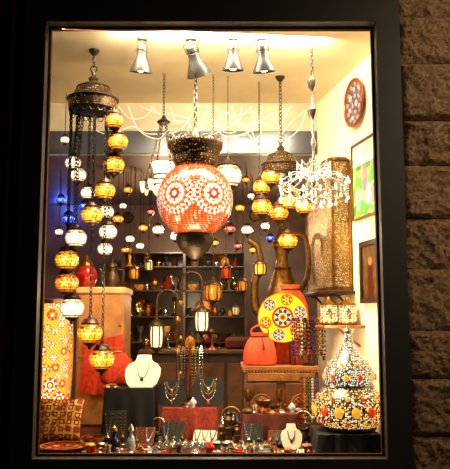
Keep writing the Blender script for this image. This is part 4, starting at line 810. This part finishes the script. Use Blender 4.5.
BL=[(130,239,5,'white','white globe lamp, leftmost of the far row of small lamps'),(140,246,4.5,'white','small low white globe lamp second in the far row'),(143,228,5,'amber','amber globe lamp over the bookcase left end'),(158,230,6.5,'white','larger white globe lamp in the far row, left of the big globe'),(175,237,5,'white','white globe lamp just left of the big globe cup'),(230,229,6,'red','red globe lamp just right of the big red globe'),(247,230,6.5,'white','white globe lamp right of the red far lamp'),(238,246,4,'red','tiny red globe lamp low in the far row'),(265,226,5,'white','white globe lamp far back beside the orange chandelier'),(215,243,4,'amber','tiny amber globe lamp far behind the big globe'),(118,219,6,'orange','dim orange globe lamp far left behind the spiral chandelier'),(270,238,4.5,'blue','tiny blue globe lamp far back near the ewer spout'),(69,219,7.5,'blue','largest deep blue globe lamp glowing at the far left'),(84,206,5,'blue','small blue globe lamp added for the blue glow right of the largest one'),(61,200,5.5,'blue','blue globe lamp added for the blue glow above the largest one, near the frame'),(65,140,5,'white','white globe lamp highest at the far left'),(59,232,4.5,'white','white globe lamp beside the deep blue one'),(125,250,4,'orange','tiny orange globe lamp low at the left of the far row'),(253,250,4,'amber','tiny amber globe lamp low left of the ewer'),  # the two smaller far left blue globes are added to strengthen the blue glow
 (128,190,5,'orange','orange globe lamp hanging high between the spiral chandelier and the glass lamp'),(151,212,4,'red','small red globe lamp high below the glass lamp'),(123,206,4,'white','small white globe lamp high right of the spiral chandelier'),(240,208,5,'amber','amber globe lamp high right of the big red globe'),(251,196,4,'white','small white globe lamp high left of the orange chandelier'),(246,180,4,'orange','highest small orange globe lamp right of the white mosaic globe')]
for i,(px,py,r,k,lab) in enumerate(BL):
    Yy=1.7+.12*(i%5) if i<19 else (1.9 if i==19 else 1.55+.2*(i%3))
    if py<150: Yy=1.1
    pendant(px,py,Yy,r*.9,k,lab,HB if Yy>D else ZC,'far row of small globe lamps','pendant_lamp',False)
Yt=2.0; t=thing('shop_counter','dark wooden shop counter crowded with goods in the room behind','counter',(Xof(205,Yt,1),Yt,0))
zt=Zof(350,Yt); mk('top',span(-.52,.52,0,.5,zt-.03,zt,.004),WOOD,t); mk('body',span(-.49,.49,.03,.47,0,zt-.03),DKWOOD,t)
for i in range(3): mk('panel',span(-.46+i*.315,-.17+i*.315,.012,.03,.08,zt-.1,.004),WOOD,t)
xx=Xof(238,Yt,zt); tag(mk('folded_textile',span(xx-.1,xx+.12,Yt+.1,Yt+.4,zt,zt+.09,.02),RUST),'folded red textile on the dark shop counter','textile')
cx0=Xof(205,Yt,1); u=U(Yt,zt)
for i in range(11):
    kind=list(PR)[(i*5+1)%6]; mn,mm=MS[(i*3+i//4)%8]; fx=-.47+i*.058
    tag(mk(kind,MB().lathe(PR[kind],14,k=u*(.9+.5*((i*7)%5)/4)),mm,None,(cx0+fx,Yt+.1+.12*(i%3),zt)),'medium '+mn+' '+kind.replace('_',' ')+', '+ORD[i]+' from left on the dark shop counter',kind.replace('_',' '),'goods on the shop counter')
# cords: thin, loose, uneven loops
rw=random.Random(5)
def drape(P,Yy,label):
    Q=[(px+rw.uniform(-2,2) if 0<i<len(P)-1 else px,py+rw.uniform(-3,3) if 0<i<len(P)-1 else py) for i,(px,py) in enumerate(P)]
    pts=sm([at(px,py,Yy) for px,py in Q],8); tag(mk('power_cord',MB().tube(pts,.0026,6),CORD),label,'cord','white cords under the ceiling')
drape([(80,108),(92,126),(110,132),(131,124),(150,134),(178,129),(196,106)],1.24,'white cord draped from the left chandelier toward the centre')
drape([(150,106),(166,122),(188,124),(196,138),(222,133),(236,120),(252,106)],1.21,'white cord sagging behind the tilted spotlight')
drape([(215,106),(226,124),(248,130),(258,148),(276,140),(296,120),(312,107)],1.18,'white cord sagging toward the right wall, lowest in the middle')
drape([(118,106),(128,116),(146,114),(154,106)],1.265,'short white cord loop against the header near the glass lamp')
drape([(170,106),(176,121),(190,119),(188,130),(202,144),(218,128),(226,135),(238,129),(242,106)],1.15,'tangled white cord knotted above the big globe lamp')
drape([(250,106),(258,122),(270,116),(276,124),(284,140),(298,132),(306,112)],1.12,'tangled white cord looping beside the crystal chandelier chain')
drape([(140,106),(158,117),(171,112),(192,118),(209,129),(228,115),(246,122),(270,114),(292,107)],1.09,'long wavy white cord running along under the ceiling edge')
drape([(206,106),(211,118),(222,128),(234,121),(229,112),(217,117),(224,132),(242,136),(256,123),(262,106)],1.06,'curled white cord looped on itself right of the big globe chain')
drape([(128,106),(140,128),(158,140),(170,132),(182,144),(198,128),(208,106)],1.03,'low slack white cord hanging behind the glass lamp chains')
drape([(232,106),(238,118),(252,112),(262,130),(254,138),(246,128),(262,120),(280,128),(290,106)],1.0,'curling white cord above the orange chandelier crown')
# ================= LIGHTS =================
def light(kind,loc,e,col,size=.1,rot=None,sy=None,spread=None):
    l=bpy.data.lights.new(kind.lower()+'_lamp',kind); l.energy=e; l.color=col
    if kind=='AREA':
        l.size=size
        if sy: l.shape='RECTANGLE'; l.size_y=sy
        if spread: l.spread=math.radians(spread)
    else: l.shadow_soft_size=size
    o=bpy.data.objects.new(kind.lower()+'_lamp',l); COL.objects.link(o); o.location=loc
    if rot: o.rotation_euler=rot
    return o
light('AREA',(-.15,.06,WT-.005),58,(1,.86,.60),1.4,(math.radians(64),0,math.radians(6)),.02)
light('POINT',at(195,285,.3),11,(1,.72,.36),.08)  # added fill below the big globe
light('POINT',at(312,240,.36),4.5,(1,.80,.50),.05)  # added fill below the crystal chandelier
light('POINT',at(110,290,.2),10,(1,.70,.34),.05)  # added amber spill beside the spiral chandelier strings
light('POINT',at(225,398,.18),4.5,(1,.8,.5),.04)
light('POINT',at(335,330,.42),2.6,(1,.80,.48),.06)  # added to brighten the lower right wall, no lamp of its own
light('POINT',at(276,225,.55),4,(1,.66,.28),.05)  # added amber spill beside the orange globe cluster
light('POINT',(-.5,2.2,2.3),30,(1,.68,.38),.05)
light('POINT',(.4,2.3,2.3),22,(1,.68,.40),.05)
light('POINT',at(185,300,2.4),5,(1,.72,.45),.04)
light('POINT',at(62,205,3.3),11,(.06,.14,1),.05)
light('AREA',(2.1,-1.35,3.6),24,(1,.74,.45),.4,(math.radians(42),0,math.radians(28)))  # unseen light added to rake the stone wall from upper right
light('AREA',(1.7,-2.6,3.3),4,(1,.76,.48),.3,(math.radians(62),0,math.radians(4)),None,70)  # weak unseen frontal fill added for the stone joints
w=bpy.data.worlds.new('night'); S.world=w; w.use_nodes=True; w.node_tree.nodes['Background'].inputs[0].default_value=(.02,.018,.02,1); w.node_tree.nodes['Background'].inputs[1].default_value=.25
cd=bpy.data.cameras.new('camera'); cd.sensor_fit='HORIZONTAL'; cd.sensor_width=36; cd.lens=F/450*36; cd.clip_end=60
co=bpy.data.objects.new('camera',cd); COL.objects.link(co); co.location=CAM; co.rotation_euler=(PI/2+TH,0,0); S.camera=co
